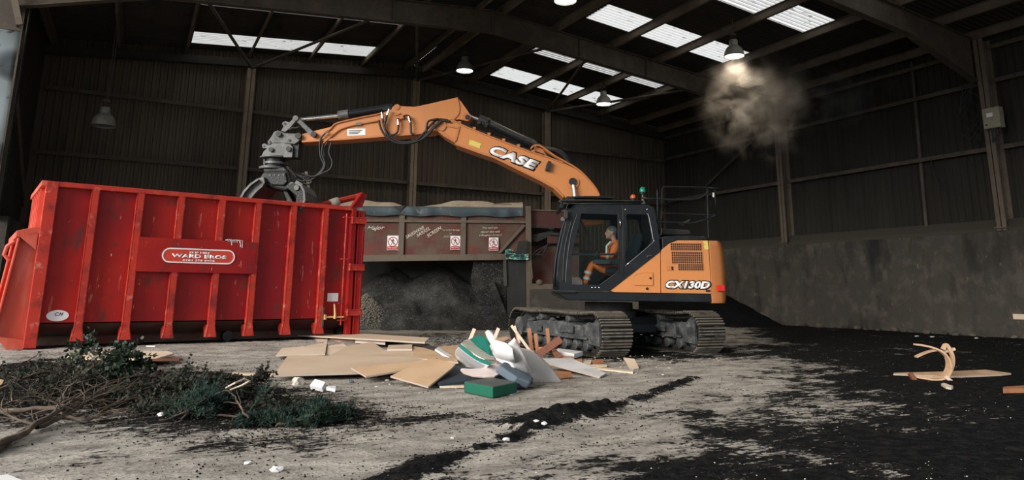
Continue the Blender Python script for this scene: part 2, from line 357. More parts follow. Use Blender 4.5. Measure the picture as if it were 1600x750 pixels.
def dirtdarkfun(x, y):
    n1 = vnoise(x, y, .8, 5); n2 = vnoise(x+31, y+7, 3.2, 4); n3 = vnoise(x*1+y*.6, (y-x*.35)*3, 1.6, 4)
    d = polymask(x, y, DARK, 1.6)*1.35 - .18
    streak = polymask(x, y, [(3.2, 4.4), (5.2, 6.3), (7.6, 8.2), (8.0, 7.6), (5.0, 4.9)], .9)
    d = np.maximum(d, streak*.30)
    d = np.maximum(d, polymask(x, y, MULCH, .7)*1.0)
    d = np.maximum(d, np.exp(-(segdist(x, y, RUT)/.14)**2)*(.25+1.6*vnoise(x+9, y+3, 3.5, 4)))
    d = np.maximum(d, np.exp(-(segdist(x, y, CLOD)/.2)**2)*1.25)
    d = np.maximum(d, np.exp(-(segdist(x, y, BAND)/.34)**2)*.85)
    d = np.maximum(d, sstep(17.2, 19, y)*.55); d = np.maximum(d, polymask(x, y, [(6, 9), (10.6, 9), (11, 14), (6, 14)], .8)*.95)  # floor also set darker towards the back and around the excavator
    d = np.maximum(d, polymask(x, y, [(-1.4, 12.9), (4.2, 13.9), (4.2, 17), (-1.6, 16)], .25)*.95)  # floor set darker over the container's footprint
    return d + (n1-.5)*1.0 + (n2-.5)*.9 + (n3-.5)*.7
xs = np.concatenate([np.arange(-6, -1.5, .08), np.arange(-1.5, 7.0, .03), np.arange(7.0, 21.05, .06)]); ys = np.concatenate([np.arange(-1, 3.0, .08), np.arange(3.0, 8.0, .03), np.arange(8.0, 24.05, .06)])
GX, GY = np.meshgrid(xs, ys); GZ = hfun(GX, GY); GD = dirtdarkfun(GX, GY)
nx, ny = len(xs), len(ys)
me = bpy.data.meshes.new('floor'); idx = np.arange(nx*ny).reshape(ny, nx)
fa = np.stack([idx[:-1, :-1], idx[:-1, 1:], idx[1:, 1:], idx[1:, :-1]], -1).reshape(-1, 4)
me.vertices.add(nx*ny); me.vertices.foreach_set('co', np.stack([GX, GY, GZ], -1).astype(np.float32).ravel())
me.loops.add(fa.size); me.loops.foreach_set('vertex_index', fa.ravel().astype(np.int32))
me.polygons.add(len(fa)); me.polygons.foreach_set('loop_start', np.arange(0, fa.size, 4, dtype=np.int32)); me.update(calc_edges=True)
at = me.attributes.new('dirt_dark', 'FLOAT', 'POINT'); at.data.foreach_set('value', np.clip(GD, -1, 2).astype(np.float32).ravel())
me.polygons.foreach_set('use_smooth', np.ones(len(fa), bool))
floor = bpy.data.objects.new('floor', me); COL.objects.link(floor); struct(floor)
F = bpy.data.materials.new('dirty_concrete_floor'); F.use_nodes = True; t = F.node_tree; b = t.nodes['Principled BSDF']
b.inputs['Roughness'].default_value = .95; b.inputs['Specular IOR Level'].default_value = .06
tc = t.nodes.new('ShaderNodeTexCoord'); A = t.nodes.new('ShaderNodeAttribute'); A.attribute_name = 'dirt_dark'
def nz(sc, det=6, st=None, rough=.6):
    n = t.nodes.new('ShaderNodeTexNoise'); n.inputs['Scale'].default_value = sc; n.inputs['Detail'].default_value = det; n.inputs['Roughness'].default_value = rough
    mp = t.nodes.new('ShaderNodeMapping'); mp.inputs['Scale'].default_value = st or (1, 1, 1); mp.inputs['Rotation'].default_value = (0, 0, -.5 if st else 0)
    t.links.new(tc.outputs['Object'], mp.inputs[0]); t.links.new(mp.outputs[0], n.inputs['Vector']); return n.outputs[0]
def mth(op, a, b_):
    n = t.nodes.new('ShaderNodeMath'); n.operation = op
    for i, v in enumerate((a, b_)):
        if isinstance(v, (int, float)): n.inputs[i].default_value = v
        else: t.links.new(v, n.inputs[i])
    return n.outputs[0]
def mrg(v, a, b_, c=0, d=1):
    n = t.nodes.new('ShaderNodeMapRange'); t.links.new(v, n.inputs[0])
    for i, q in enumerate((a, b_, c, d)): n.inputs[i+1].default_value = q
    return n.outputs[0]
def mix(fac, c1, c2):
    n = t.nodes.new('ShaderNodeMixRGB'); t.links.new(fac, n.inputs[0])
    for i, c in ((1, c1), (2, c2)):
        if isinstance(c, tuple): n.inputs[i].default_value = (*c, 1)
        else: t.links.new(c, n.inputs[i])
    return n.outputs[0]
nA = nz(9, 8, None, .7); nB = nz(30, 5); nC = nz(2.0, 9, (1, 1.9, 1), .72); nD = nz(70, 3); nE = nz(9, 8, (.5, 1.8, 1), .72)
light = mix(mrg(nC, .38, .66), (.47, .43, .375), (.18, .162, .14)); light = mix(mrg(nB, .54, .68, 0, .75), light, (.10, .092, .08))
light = mix(mrg(nA, .62, .74, 0, .7), light, (.47, .43, .37))
dk = mix(mrg(nA, .45, .68), (.0045, .005, .0055), (.022, .021, .020)); dk = mix(mrg(nD, .64, .74, 0, .8), dk, (.12, .115, .11))
msk = mth('ADD', A.outputs['Fac'], mth('MULTIPLY', mth('SUBTRACT', nA, .5), 1.5)); msk = mth('ADD', msk, mth('MULTIPLY', mth('SUBTRACT', nE, .5), 1.9))
msk = mth('ADD', msk, mth('MULTIPLY', mth('SUBTRACT', nB, .5), .9))
mk = mrg(msk, .46, .66)
t.links.new(mix(mk, light, dk), b.inputs['Base Color'])
bp = t.nodes.new('ShaderNodeBump'); bp.inputs['Strength'].default_value = .8; bp.inputs['Distance'].default_value = .02
t.links.new(mth('ADD', mth('MULTIPLY', nA, 1.0), mth('ADD', mth('MULTIPLY', mk, .35), mth('MULTIPLY', nB, .6))), bp.inputs['Height']); t.links.new(bp.outputs[0], b.inputs['Normal'])
floor.data.materials.append(F)
M['yard'] = mat('yard_concrete', (.34, .32, .29), .9, spots=[((.22, .2, .18), 1, .45, .7, None)])
g = MB(); g.box((0, 0, -.08), (120, 120, .06)); struct(g.build('trim_ground', 'yard'))

# ------------------------------------------------------------ shed
XL, XR, YG, RX = -2.95, 20.35, 23.75, 8.45
SL = .09
def zroof(x): return 9.3 - SL*abs(x-RX)
def corr_wall(P, along, length, zlo, zfun, per=.205, dep=.035):
    """vertical trapezoid sheeting; along = unit vector, face normal by right hand"""
    g = MB(); a = Vector(along); n = Vector((0, 0, 1)).cross(a)
    prof = [(0, 0), (.45, 0), (.55, 1), (.9, 1)]; k = int(length/per); pts = []
    for i in range(k+1):
        for (q, e) in prof:
            s_ = (i+q)*per
            if s_ <= length: pts.append((s_, e*dep))
    base = []
    if pts[-1][0] < length: pts.append((length, 0))
    for s_, e in pts:
        p = Vector(P)+a*s_+n*e; z1 = zfun(p); base.append(p)
        g.v.append((p.x, p.y, zlo)); g.v.append((p.x, p.y, z1))
    for i in range(len(pts)-1): g.f.append((2*i, 2*i+2, 2*i+3, 2*i+1))
    return g
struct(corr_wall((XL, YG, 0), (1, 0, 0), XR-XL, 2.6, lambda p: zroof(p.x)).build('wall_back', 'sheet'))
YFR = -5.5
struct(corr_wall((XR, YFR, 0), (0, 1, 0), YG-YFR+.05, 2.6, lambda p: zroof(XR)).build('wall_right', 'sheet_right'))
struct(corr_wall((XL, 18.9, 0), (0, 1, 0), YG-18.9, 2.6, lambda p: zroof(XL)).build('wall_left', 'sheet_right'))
# grimy translucent bay beside the left column
g = MB(); nx_ = 30; n2_ = 40
for i in range(nx_+1):
    for k in range(n2_+1):
        x = -5.4+2.8*i/nx_; z = .2+6.1*k/n2_; g.v.append((x, 17.12+.05*math.sin(x*3+z*1.7)+.03*math.sin(z*5-x*2), z))
for i in range(nx_):
    for k in range(n2_): q = i*(n2_+1)+k; g.f.append((q, q+n2_+1, q+n2_+2, q+1))
struct(g.build('window_1', 'sidelight', smooth=True))
g = MB(); g.box((-2.585, 17.1, 3.2), (.035, .06, 6.3)).box((-4.0, 17.1, 6.33), (2.8, .06, .07)); struct(g.build('trim_2', 'steel'))
g = MB()
g.slab([(19.9, YFR, -.1), (19.9, YFR, 2.7), (20.35, YFR, 2.78), (20.6, YFR, 2.78), (20.6, YFR, -.1)], (0, YG-YFR+.3, 0))
struct(g.build('trim_3', 'conc'))
g = MB(); g.slab([(19.96, YFR, 2.70), (20.0, YFR, 2.80), (20.27, YFR, 3.05), (20.27, YFR, 2.7)], (0, YG-YFR, 0)); tag(g.build('ledge_dust', 'ledge'), 'long bank of brown dust lying on top of the concrete wall on the right', 'dust', kind='stuff')
g = MB(); g.box(((XL+19.9)/2, YG+.05, 1.3), (19.9-XL, .5, 2.8)); struct(g.build('trim_4', 'conc'))
g = MB(); g.box((XL+.0, 22.0, 1.3), (.4, 3.4, 2.8)); struct(g.build('trim_5', 'conc'))

def corr_roof(xa, xb, ya, yb, per=.152, dep=.028):
    g = MB(); k = int(round((yb-ya)/per)); prof = [(0, 0), (.3, 0), (.5, 1), (.8, 1)]; row = []
    nxs = max(1, int((xb-xa)/3)); X = [xa+(xb-xa)*i/nxs for i in range(nxs+1)]
    Y = [(ya+(i+q)*per, e*dep) for i in range(k) for q, e in prof if ya+(i+q)*per < yb] + [(yb, 0)]
    for y, e in Y:
        for x in X: g.v.append((x, y, zroof(x)+e))
    for i in range(len(Y)-1):
        for j in range(nxs): q = i*(nxs+1)+j; g.f.append((q, q+1, q+nxs+2, q+nxs+1))
    return g
ROWS = [(21.55, 22.75), (18.6, 19.75), (15.15, 16.3), (12.0, 13.1), (8.8, 9.9), (5.5, 6.6)]
roofm = MB()
def addm(a, b_): a.add(b_.v, b_.f)
for side in (0, 1):
    xa, xb = (XL-.3, RX) if side == 0 else (RX, XR+.3); sa, sb = (.83, 6.5) if side == 0 else (11.15, 16.75)
    y = YFR
    for lo, hi in sorted(ROWS):
        if side == 0 and hi > 21: lo, hi = 22.05, 23.15
        addm(roofm, corr_roof(xa, xb, y, lo)); addm(roofm, corr_roof(xa, sa, lo, hi)); addm(roofm, corr_roof(sb, xb, lo, hi)); y = hi
    addm(roofm, corr_roof(xa, xb, y, YG+.1))
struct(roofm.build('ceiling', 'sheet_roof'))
wn = 2
for side in (0, 1):
    sa, sb = (.83, 6.5) if side == 0 else (11.15, 16.75)
    for lo, hi in ROWS:
        if side == 0 and hi > 21: lo, hi = 22.05, 23.15
        struct(corr_roof(sa-.03, sb+.03, lo-.02, hi+.02).build('window_%d' % wn, 'skylight')); wn += 1

# purlins: each its own object
PXs = [8.8, 10.67, 12.75, 14.65, 16.62, 18.45, 19.95, 8.1, 6.47, 4.6, 2.67, .8, -1.05, -2.75]
for i, x in enumerate(PXs):
    g = MB(); zb = 9.05-SL*abs(x-RX); sg = 1 if x > RX else -1
    g.box((x, (YFR+YG)/2, zb+.12), (.022, YG-YFR, .22)); g.box((x+.035*sg, (YFR+YG)/2, zb+.011), (.07, YG-YFR, .02)); g.box((x-.035*sg, (YFR+YG)/2, zb+.225), (.07, YG-YFR, .02))
    struct(g.build('trim_%d' % (20+i), 'purlin'))
# portal frames
def frame(y, n, left=True):
    g = MB(); T = lambda x: 9.04-SL*abs(x-RX)
    def bot(x):
        d = abs(x-RX)
        return (8.40-SL*d) if d < 8.6 else (8.40-SL*8.6-(d-8.6)*.30)
    pts = [RX-11.25, RX-8.6, RX, RX+8.6, RX+11.35]
    if not left: pts = pts[1:]
    for a, c in zip(pts[:-1], pts[1:]):
        g.slab([(a, y-.008, bot(a)), (c, y-.008, bot(c)), (c, y-.008, T(c)), (a, y-.008, T(a))], (0, .016, 0))
        for fn in (bot, T):
            za, zc = fn(a), fn(c); g.slab([(a, y-.1, za-.012), (c, y-.1, zc-.012), (c, y-.1, zc+.012), (a, y-.1, za+.012)], (0, .2, 0))
    g.box((RX, y, (bot(RX)+T(RX))/2), (.05, .2, T(RX)-bot(RX)+.1))
    for d in (-6.7, -3, 3, 5.6): g.box((RX+d, y-.05, (bot(RX+d)+T(RX+d))/2), (.015, .09, T(RX+d)-bot(RX+d)))
    struct(g.build('trim_%d' % n, 'steel'))
for k, y in enumerate((17.2, 10.25, 3.4, -3.4)): frame(y, 50+k)
# columns
g = MB(); g.ibeam((-2.62, 17.35, 0), (-2.62, 17.35, 7.2), .2, .2, .02, up=(1, 0, 0)); struct(g.build('trim_60', 'sheet_roof')); g = MB(); g.box((-4.6, 17.3, 7.7), (4.0, .03, 2.6)); struct(g.build('trim_19', 'steel'))
g = MB(); g.ibeam((XL+.35, 10.25, 5.2), (XL+.35, 10.25, 7.2), .2, .5, .02, up=(1, 0, 0)); struct(g.build('trim_61', 'steel'))
for k, y in enumerate((17.15, 10.12, 3.4)):
    g = MB(); g.ibeam((20.12, y, 2.72), (20.12, y, 8.0), .24, .4, .02, up=(1, 0, 0)); g.box((20.08, y, 2.8), (.46, .3, .03)); struct(g.build('trim_%d' % (62+k), 'rail'))
for k, x in enumerate((2.75, 8.46, 14.05)):
    g = MB(); g.ibeam((x, 23.5, 0), (x, 23.5, zroof(x)-.65), .25, .28, .02, up=(0, 1, 0)); struct(g.build('trim_%d' % (66+k), 'column'))
# gable rafter
g = MB()
for a, c in ((XL, RX), (RX, XR)):
    T = lambda x: 9.0-SL*abs(x-RX)
    g.slab([(a, 23.45, T(a)-.26), (c, 23.45, T(c)-.26), (c, 23.45, T(c)), (a, 23.45, T(a))], (0, .02, 0)); g.slab([(a, 23.40, T(a)-.27), (c, 23.40, T(c)-.27), (c, 23.40, T(c)-.25), (a, 23.40, T(a)-.25)], (0, .2, 0))
struct(g.build('trim_70', 'sheet_roof'))
# girts
n = 71
for z in (4.88, 6.78):
    for a, c in ((XL+.1, 2.6), (2.9, 8.3), (8.62, 13.9), (14.2, 20.2)):
        g = MB(); g.box(((a+c)/2, 23.63, z), (c-a, .17, .02)).box(((a+c)/2, 23.55, z-.05), (c-a, .02, .12)); struct(g.build('trim_%d' % n, 'steel')); n += 1
for z in (5.0, 6.85, 7.8):
    for a, c in ((17.3, 23.4), (10.3, 17.0), (3.6, 9.95)):
        g = MB(); g.box((20.22, (a+c)/2, z), (.17, c-a, .02)).box((20.14, (a+c)/2, z-.05), (.02, c-a, .12)); struct(g.build('trim_%d' % n, 'steel')); n += 1
# roof braces (round tubes) and wall brace
BR = [((2.75, 23.4, 8.15), (.64, 17.3, 8.15)), ((2.75, 23.4, 8.15), (5.5, 17.3, 8.5)), ((8.46, 23.4, 8.6), (6.2, 17.3, 8.6)), ((8.46, 23.4, 8.6), (11.0, 17.3, 8.55)),
      ((14.05, 23.4, 8.15), (12.0, 17.3, 8.45)), ((14.05, 23.4, 8.15), (16.9, 17.3, 8.05)), ((20.15, 21.05, 5.33), (20.15, 17.4, 7.3)), ((-2.8, 17.4, 6.4), (-2.8, 23, 3.2))]
for a, c in BR:
    g = MB(); g.cyl(a, c, .045, 10); struct(g.build('trim_%d' % n, 'steel')); n += 1
# light steel angle and beam end at the far upper left
g = MB(); g.beam((-2.62, 17.0, 6.40), (-3.05, 17.0, 7.9), .12, .10, up=(0, 1, 0)); struct(g.build('trim_%d' % n, 'rail')); n += 1
# downpipe on right wall
g = MB(); g.tube([(20.25, 12.3, 3.0), (20.25, 12.2, 8.0)], .05, 10); tag(g.build('downpipe', 'steel'), 'dark vertical pipe running up the right hand sheeted wall', 'pipe')
g = MB(); g.tube([(20.15, 11.9, 5.0), (20.1, 11.85, 4.7), (20.05, 11.7, 4.2), (20.1, 11.5, 3.9), (20.1, 11.6, 4.05)], .018, 6); tag(g.build('hanging_cable', 'rubber'), 'loose cable end hanging off the rail beside the wall pipe', 'cable')

# junction box with cables
jb = empty('junction_box', (19.80, 9.86, 5.38), 0, 'beige electrical box with a white label high on the right hand column', 'electrical box')
g = MB(); g.box((-.1, 0, .28), (.22, .42, .56)); g.build('enclosure', 'grey_box', jb, bev=.01)
g = MB(); g.box((-.215, 0, .28), (.014, .39, .53)); d_ = g.build('door', 'grey_box', jb, bev=.004)
g = MB(); g.box((-.226, .02, .36), (.006, .15, .10)); o = g.build('label_plate', 'paper', jb); o['label'] = 'white label plate'
g = MB(); g.cyl((-.22, .12, .1), (-.245, .12, .1), .022, 12); g.build('switch', 'rubber', jb)
for k in range(4):
    g = MB(); y0 = -.12+.07*k; g.tube([(-.1, y0, 0), (-.1, y0-.01, -.12-.03*k), (-.08, .02+.03*k, -.3-.02*k), (0, .12, -.25), (.05, .15, -.05)], .012, 6); g.build('cable', 'rubber', jb)
g = MB(); rr = random.Random(5)
for k in range(7):
    y0 = 10.35+k*.06; pts = [(19.95, y0+.25*math.sin(q*.9+k), 5.2+.22*q+.05*math.cos(k+q)) for q in range(9)]; g.tube(pts, .012, 5)
tag(g.build('cable_bundle', 'rubber'), 'tangle of dark cables climbing the column beside the beige electrical box', 'cables', kind='stuff')

# lamps
def lamp(x, y, z, lit, label, drop):
    e = empty('high_bay_lamp', (x, y, z), 0, label, 'ceiling lamp', 'high bay lamps under the roof')
    g = MB(); g.lathe([(.275, 0), (.285, .0), (.275, .07), (.255, .16), (.21, .25), (.15, .31), (.11, .33), (.10, .32), (.14, .30), (.20, .24), (.243, .155), (.262, .07), (.275, 0)], n=32); g.build('lamp_shade', 'lampshade', e, smooth='auto')
    g = MB(); g.lathe([(.0, .012), (.12, .008), (.262, .03)], n=28); g.build('lens', 'lit' if lit else 'unlit', e, smooth=True)
    g = MB(); g.lathe([(.0, .31), (.12, .31), (.12, .47), (.10, .50), (0, .50)], n=20); g.build('ballast_housing', 'lampshade', e, smooth='auto')
    g = MB(); g.tube([(-.07, 0, .40), (-.10, 0, .56), (0, 0, .64), (.10, 0, .56), (.07, 0, .40)], .012, 6); g.box((.0, .0, .66), (.16, .10, .06)); g.build('hanging_bracket', 'steel', e)
    g = MB()
    if drop > .9:
        k = int(drop/.06)
        for i in range(k):
            a = i*.06+.66; g.tube([(-.01*(i % 2), -.01*((i+1) % 2), a), (.012*(i % 2), .012*((i+1) % 2), a+.04), (0, 0, a+.07)], .008, 5)
        g.tube([(.02, 0, .66), (.06, .02, .66+drop*.5), (.02, 0, .66+drop)], .008, 5)
        g.build('chain', 'steel', e)
    else:
        g.cyl((0, 0, .66), (0, 0, .66+drop), .015, 8); g.build('rod', 'steel', e)
    if lit:
        L = bpy.data.lights.new('lamp_light', 'SPOT'); L.energy = LAMPW; L.color = (1, .86, .68); L.spot_size = math.radians(150); L.spot_blend = .8; L.shadow_soft_size = .22
        lo = bpy.data.objects.new('lamp_light', L); COL.objects.link(lo); lo.parent = e; lo.location = (0, 0, -.03)
LAMPW = 260
def drop_for(x, z): return max(.1, 9.31-SL*abs(x-RX)-z-.66)
for x, y, z, lit, lb in ((9.0, 20.3, 8.18, 1, 'lit bell lamp near the roof ridge above the bend of the orange arm'), (14.6, 20.3, 7.80, 1, 'lit bell lamp hanging in front of the far right rooflight'),
                         (14.4, 13.7, 7.62, 1, 'lit bell lamp with a cloud of dust glowing beneath it'), (8.75, 13.7, 8.10, 1, 'lit bell lamp cut off by the top edge of the photo'),
                         (-1.06, 20.3, 5.1, 0, 'unlit bell lamp on a long chain above the red container, far left')):
    lamp(x, y, z, lit, lb, drop_for(x, z))

# ------------------------------------------------------------ red container
SK0 = Vector((-1.36, 13.02, .13)); SA = math.atan2(.165, .986)
skip = empty('skip_container', SK0, SA, 'big worn red roll-off waste container with welded ribs on the left', 'waste container')
_e = Vector((math.cos(SA), math.sin(SA), 0)); _n = Vector((-math.sin(SA), math.cos(SA), 0))
def st(px, py, v=0.):
    p = onplane(px, py, SK0+_n*v, _n)-SK0; return Vector((p.dot(_e), v, p.z))
S_L = st(74, 285).x; S_R = st(558, 323).x; ZT = st(300, 302).z
def sz(px, py): return st(px, py).z
SW = 2.35
# side plates (recessed), each side its own part
zb = .36
for v in (.11, SW-.13):
    g = MB(); g.box(((S_L+S_R)/2, v+.01, (zb+ZT)/2), (S_R-S_L-.04, .02, ZT-zb-.04)); g.build('side_plate', 'red', skip)
g = MB(); g.slab([(S_L+.02, .12, zb), (S_L+.02, .45, .17), (S_L+.02, SW-.45, .17), (S_L+.02, SW-.12, zb)], (S_R-S_L-.04, 0, 0)); g.build('floor_pan', 'brick', skip)  # darker rusty paint stands in for the shade under the container
# top rails
g = MB()
for v in (.06, SW-.06): g.box(((S_L+S_R)/2, v, ZT-.035), (S_R-S_L, .13, .08))
g.build('top_rail', 'red_edge', skip, bev=.01)
# ribs traced from top to bottom
ribs = [((148, 296), (124, 524)), ((221, 300), (196, 522)), ((284, 306), (264, 520)), ((348, 312), (331, 518)), ((404.5, 318), (390, 516)), ((460, 322), (448, 514)), ((511, 326), (499, 512))]
bz0, bz1 = st(300, 426).z, st(300, 374).z
bs0, bs1 = st(213, 400).x, st(400, 400).x
for k, (a, c) in enumerate(ribs):
    A_, C_ = st(*a), st(*c); x0 = (A_.x+C_.x)/2
    for v0, sg in ((0, 1), (SW, -1)):
        g = MB(); w0 = .055
        g.slab([(x0-w0, v0, .30), (x0+w0, v0, .30), (x0+w0, v0, ZT-.05), (x0-w0, v0, ZT-.05)], (0, sg*.012, 0))
        g.slab([(x0-w0, v0, .30), (x0-w0+.012, v0, .30), (x0-w0+.012, v0, ZT-.05), (x0-w0, v0, ZT-.05)], (0, sg*.12, 0))
        g.slab([(x0+w0-.012, v0, .30), (x0+w0, v0, .30), (x0+w0, v0, ZT-.05), (x0+w0-.012, v0, ZT-.05)], (0, sg*.12, 0))
        g.slab([(x0-w0, v0, .30), (x0+w0, v0, .30), (x0+w0+.035, v0-sg*.02, .10), (x0-w0-.035, v0-sg*.02, .10)], (0, sg*.012, 0))
        g.slab([(x0-w0, v0, .30), (x0-w0-.035, v0-sg*.02, .10), (x0-w0-.035, v0+sg*.10, .10), (x0-w0, v0+sg*.35, .30)], (.012, 0, 0))
        g.slab([(x0+w0-.012, v0, .30), (x0+w0+.023, v0-sg*.02, .10), (x0+w0+.023, v0+sg*.10, .10), (x0+w0-.012, v0+sg*.35, .30)], (.012, 0, 0))
        g.build('rib', 'red_edge' if v0 == 0 else 'red', skip)
# sign band
g = MB(); g.box(((bs0+bs1)/2, .0, (bz0+bz1)/2), (bs1-bs0, .03, bz1-bz0)); g.build('sign_band', 'red', skip, bev=.004)
# corner posts
x0 = S_L
g = MB(); g.box((x0+.075, .055, ZT/2+.0), (.17, .13, ZT-.02)); g.build('corner_post', 'red_edge', skip, bev=.01)
g = MB(); g.box((x0+.075, SW-.055, ZT/2), (.17, .13, ZT-.02)); g.build('corner_post', 'red', skip, bev=.01)
# headboard (left end)
g = MB(); g.box((x0+.03, SW/2, ZT/2+.1), (.03, SW-.1, ZT-.2)); g.build('headboard', 'red_lit', skip)
g = MB()
for v in (.45, .8, 1.2, 1.6, 2.0): g.box((x0-.02, v, ZT*.75+.05), (.07, .07, ZT*.5-.1))
g.box((x0-.01, SW/2, ZT-.035), (.12, SW, .08)); g.build('headboard_stiffener', 'red_lit', skip)
# hook frame in front of the headboard
zc = st(60, 362, 0).z
for v in (.12, SW-.35):
    g = MB(); g.slab([(x0, v, .02), (x0-.34, v, .12), (x0-.40, v, .2), (x0-.26, v, zc), (x0, v, zc)], (0, .04, 0))
    g.slab([(x0-.40, v-.1, .2), (x0-.26, v-.1, zc), (x0-.235, v-.1, zc), (x0-.375, v-.1, .2)], (0, .22, 0))
    g.build('hook_frame', 'red_lit', skip, bev=.005)
g = MB(); g.slab([(x0+.02, 0.0, zc-.02), (x0-.30, 0.0, zc-.10), (x0-.30, 0.0, zc+.0), (x0+.02, 0.0, zc+.10)], (0, SW, 0)); g.slab([(x0-.02, .0, zc+.0), (x0-.26, .0, zc-.08), (x0-.02, .0, zc-.28)], (0, .03, 0)); g.build('hook_beam', 'red_lit', skip, bev=.006)
g = MB(); g.slab([(x0-.37, .02, .2), (x0, .02, .14), (x0, .02, -.02), (x0-.2, .02, .0)], (0, .28, 0)); g.build('skid_shoe', 'red_lit', skip)
g = MB(); g.slab([(x0-.1, .25, .2), (x0-.1, SW-.3, .2), (x0-.1, SW-.3, zc), (x0-.1, .25, zc)], (.02, 0, 0)); g.build('hook_plate', 'red_lit', skip)
g = MB(); g.tube([(x0-.26, .9, zc-.1), (x0-.36, .92, zc-.2), (x0-.38, .95, zc-.33), (x0-.30, .97, zc-.42)], .03, 8); g.build('hoist_hook', 'red_lit', skip)
# underframe runners, rollers
g = MB()
for v in (.62, SW-.62): g.box(((S_L+S_R)/2, v, .11), (S_R-S_L-.1, .10, .2))
for q in range(7): g.box((S_L+.6+q*.72, SW/2, .12), (.08, 1.2, .1))
g.build('underframe_runner', 'brick', skip)
for px in (357, 533):
    q = st(px, 524, .3); g = MB(); g.cyl((q.x, .34, .09), (q.x, .48, .09), .09, 18); o = g.build('roller', 'rubber', skip, smooth='auto')
    g = MB(); g.cyl((q.x, .325, .09), (q.x, .50, .09), .03, 12); g.build('hub', 'muddy', o)
# rear door frame
x1 = S_R
g = MB(); g.box((x1-.05, .055, ZT/2-.02), (.10, .13, ZT-.02)); g.build('corner_post', 'red', skip, bev=.008)
g = MB(); g.box((x1-.05, SW-.055, ZT/2-.02), (.10, .13, ZT-.02)); g.build('corner_post', 'red', skip, bev=.008)
door = MB(); door.box((x1+.12, SW/2, ZT/2+.0), (.16, SW-.02, ZT-.12)).box((x1+.06, .02, ZT/2), (.03, .04, ZT-.15)).box((x1+.17, .02, ZT/2), (.03, .04, ZT-.15)); door = door.build('rear_door', 'red', skip, bev=.008)
for py in (343, 416, 486):
    z = st(560, py+2).z; g = MB(); g.box((x1+.06, -.015, z), (.30, .05, .10)); g.box((x1+.06, -.045, z+.055), (.30, .02, .014)); g.box((x1+.06, -.045, z-.055), (.30, .02, .014)); g.cyl((x1-.10, -.03, z-.07), (x1-.10, -.03, z+.07), .028, 10); g.build('hinge', 'red_edge', skip)
a_, b_ = st(543.5, 334, -.05), st(537, 508, -.05)
g = MB(); g.cyl((a_.x-.02, -.05, a_.z), (a_.x-.02, -.05, b_.z), .016, 8)
for py in (340, 405, 474, 500): z = st(541, py).z; g.box((a_.x-.02, -.03, z), (.13, .06, .022))
g.build('locking_rod', 'red_edge', skip)
p1, p2 = st(508, 495.5, -.06), st(537, 495.5, -.06); p3 = st(522.5, 475, -.08)
g = MB(); g.tube([p1, p2], .018, 8); g.box((p1.x, -.06, p1.z), (.03, .05, .09)); g.tube([((p1.x+p2.x)/2, -.07, p1.z-.03), ((p1.x+p2.x)/2, -.08, p1.z+.05), (p3.x, -.08, p3.z)], [.028, .022, .014], 8); g.build('ratchet_binder', 'yellowrod', skip)
g = MB(); a_ = st(505.5, 480, -.02); b_ = st(504.5, 512, -.02); g.box((a_.x, -.01, (a_.z+b_.z)/2), (.03, .05, a_.z-b_.z)); g.build('stop_bar', 'steel', skip)
# upright bracket and tarp arm at the rear top corner
tri = [st(550, 323), st(565, 300.5), st(573.5, 304), st(566, 324)]
g = MB(); g.slab(tri, (0, .05, 0)); g.slab([st(549, 324, -.04), st(565.5, 300, -.04), st(567.5, 301.5, -.04), st(551, 324.5, -.04)], (0, .12, 0)); g.build('corner_bracket', 'red', skip, bev=.004)
g = MB(); g.tube([st(470, 325, .5), st(500, 321, .5), st(530, 314, .5), st(563, 306, .5)], .065, 10); g.box(st(500, 322, .5), (.5, .12, .08)); g.build('tarpaulin_arm', 'red_edge', skip, smooth='auto')
g = MB(); g.tube([st(516, 318.5, .5), st(528, 315, .5)], [.09, .10], 10); g.build('arm_wrap', 'foam_c', skip, smooth=True)
# labels and lettering
def skt(name, s, x0, y0, x1, y1, h, v, m, **k):
    P0, P1 = st(x0, y0, v), st(x1, y1, v); P2 = st(x0, y0-h, v); P2.x = P0.x; P2.y = P0.y
    return text_on(name, s, P0, P1, P2, m, skip, **k)
c0, c1 = st(254, 388, -.018), st(366, 412, -.018); cz = (c0.z+c1.z)/2; hh = (st(310, 388.5).z-st(310, 411.5).z)/2
cx0, cx1 = c0.x+hh, c1.x-hh
def stad(h_, e=0): return [(cx1+h_*math.cos(t_), -.018-e, cz+h_*math.sin(t_)) for t_ in [(-90+180*i/16)*PI/180 for i in range(17)]] + [(cx0-h_*math.cos(t_), -.018-e, cz-h_*math.sin(t_)) for t_ in [(-90+180*i/16)*PI/180 for i in range(17)]]
g = MB(); g.slab(stad(hh), (0, -.004, 0)); M['redsign'] = mat('bright_red_sign', (.60, .05, .025), .5, spots=[((.45, .03, .02), 5, .5, .8, None)]); sg_ = g.build('sign_panel', 'redsign', skip)
g = MB(); g.slab(stad(hh, .005), (0, -.004, 0), holes=[stad(hh-.022, .005)]); g.build('sign_border', 'white', skip)
skt('lettering', 'SKIP HIRE', 296, 396.2, 328.5, 397.5, 3.2, -.024, 'white', bold=.03)
skt('lettering', 'WARD BROS', 268, 402, 354, 405.2, 6.0, -.024, 'white', bold=.045)
skt('lettering', '0181 378 0476', 285.5, 408, 336, 409.2, 2.9, -.024, 'white', bold=.03)
g = MB(); c = st(71, 493.5, .09); c = Vector((c.x+.16, .103, c.z)); g.slab([(c.x+.15*math.cos(i*PI/12), .106, c.z+.085*math.sin(i*PI/12)) for i in range(24)], (0, -.006, 0)); lb = g.build('oval_sticker', 'white', skip)
text_on('lettering', 'C.H', (c.x-.04, .098, c.z+.0), (c.x+.07, .098, c.z+.0), (c.x-.04, .098, c.z+.05), 'navy', lb, bold=.02, shear=.3)
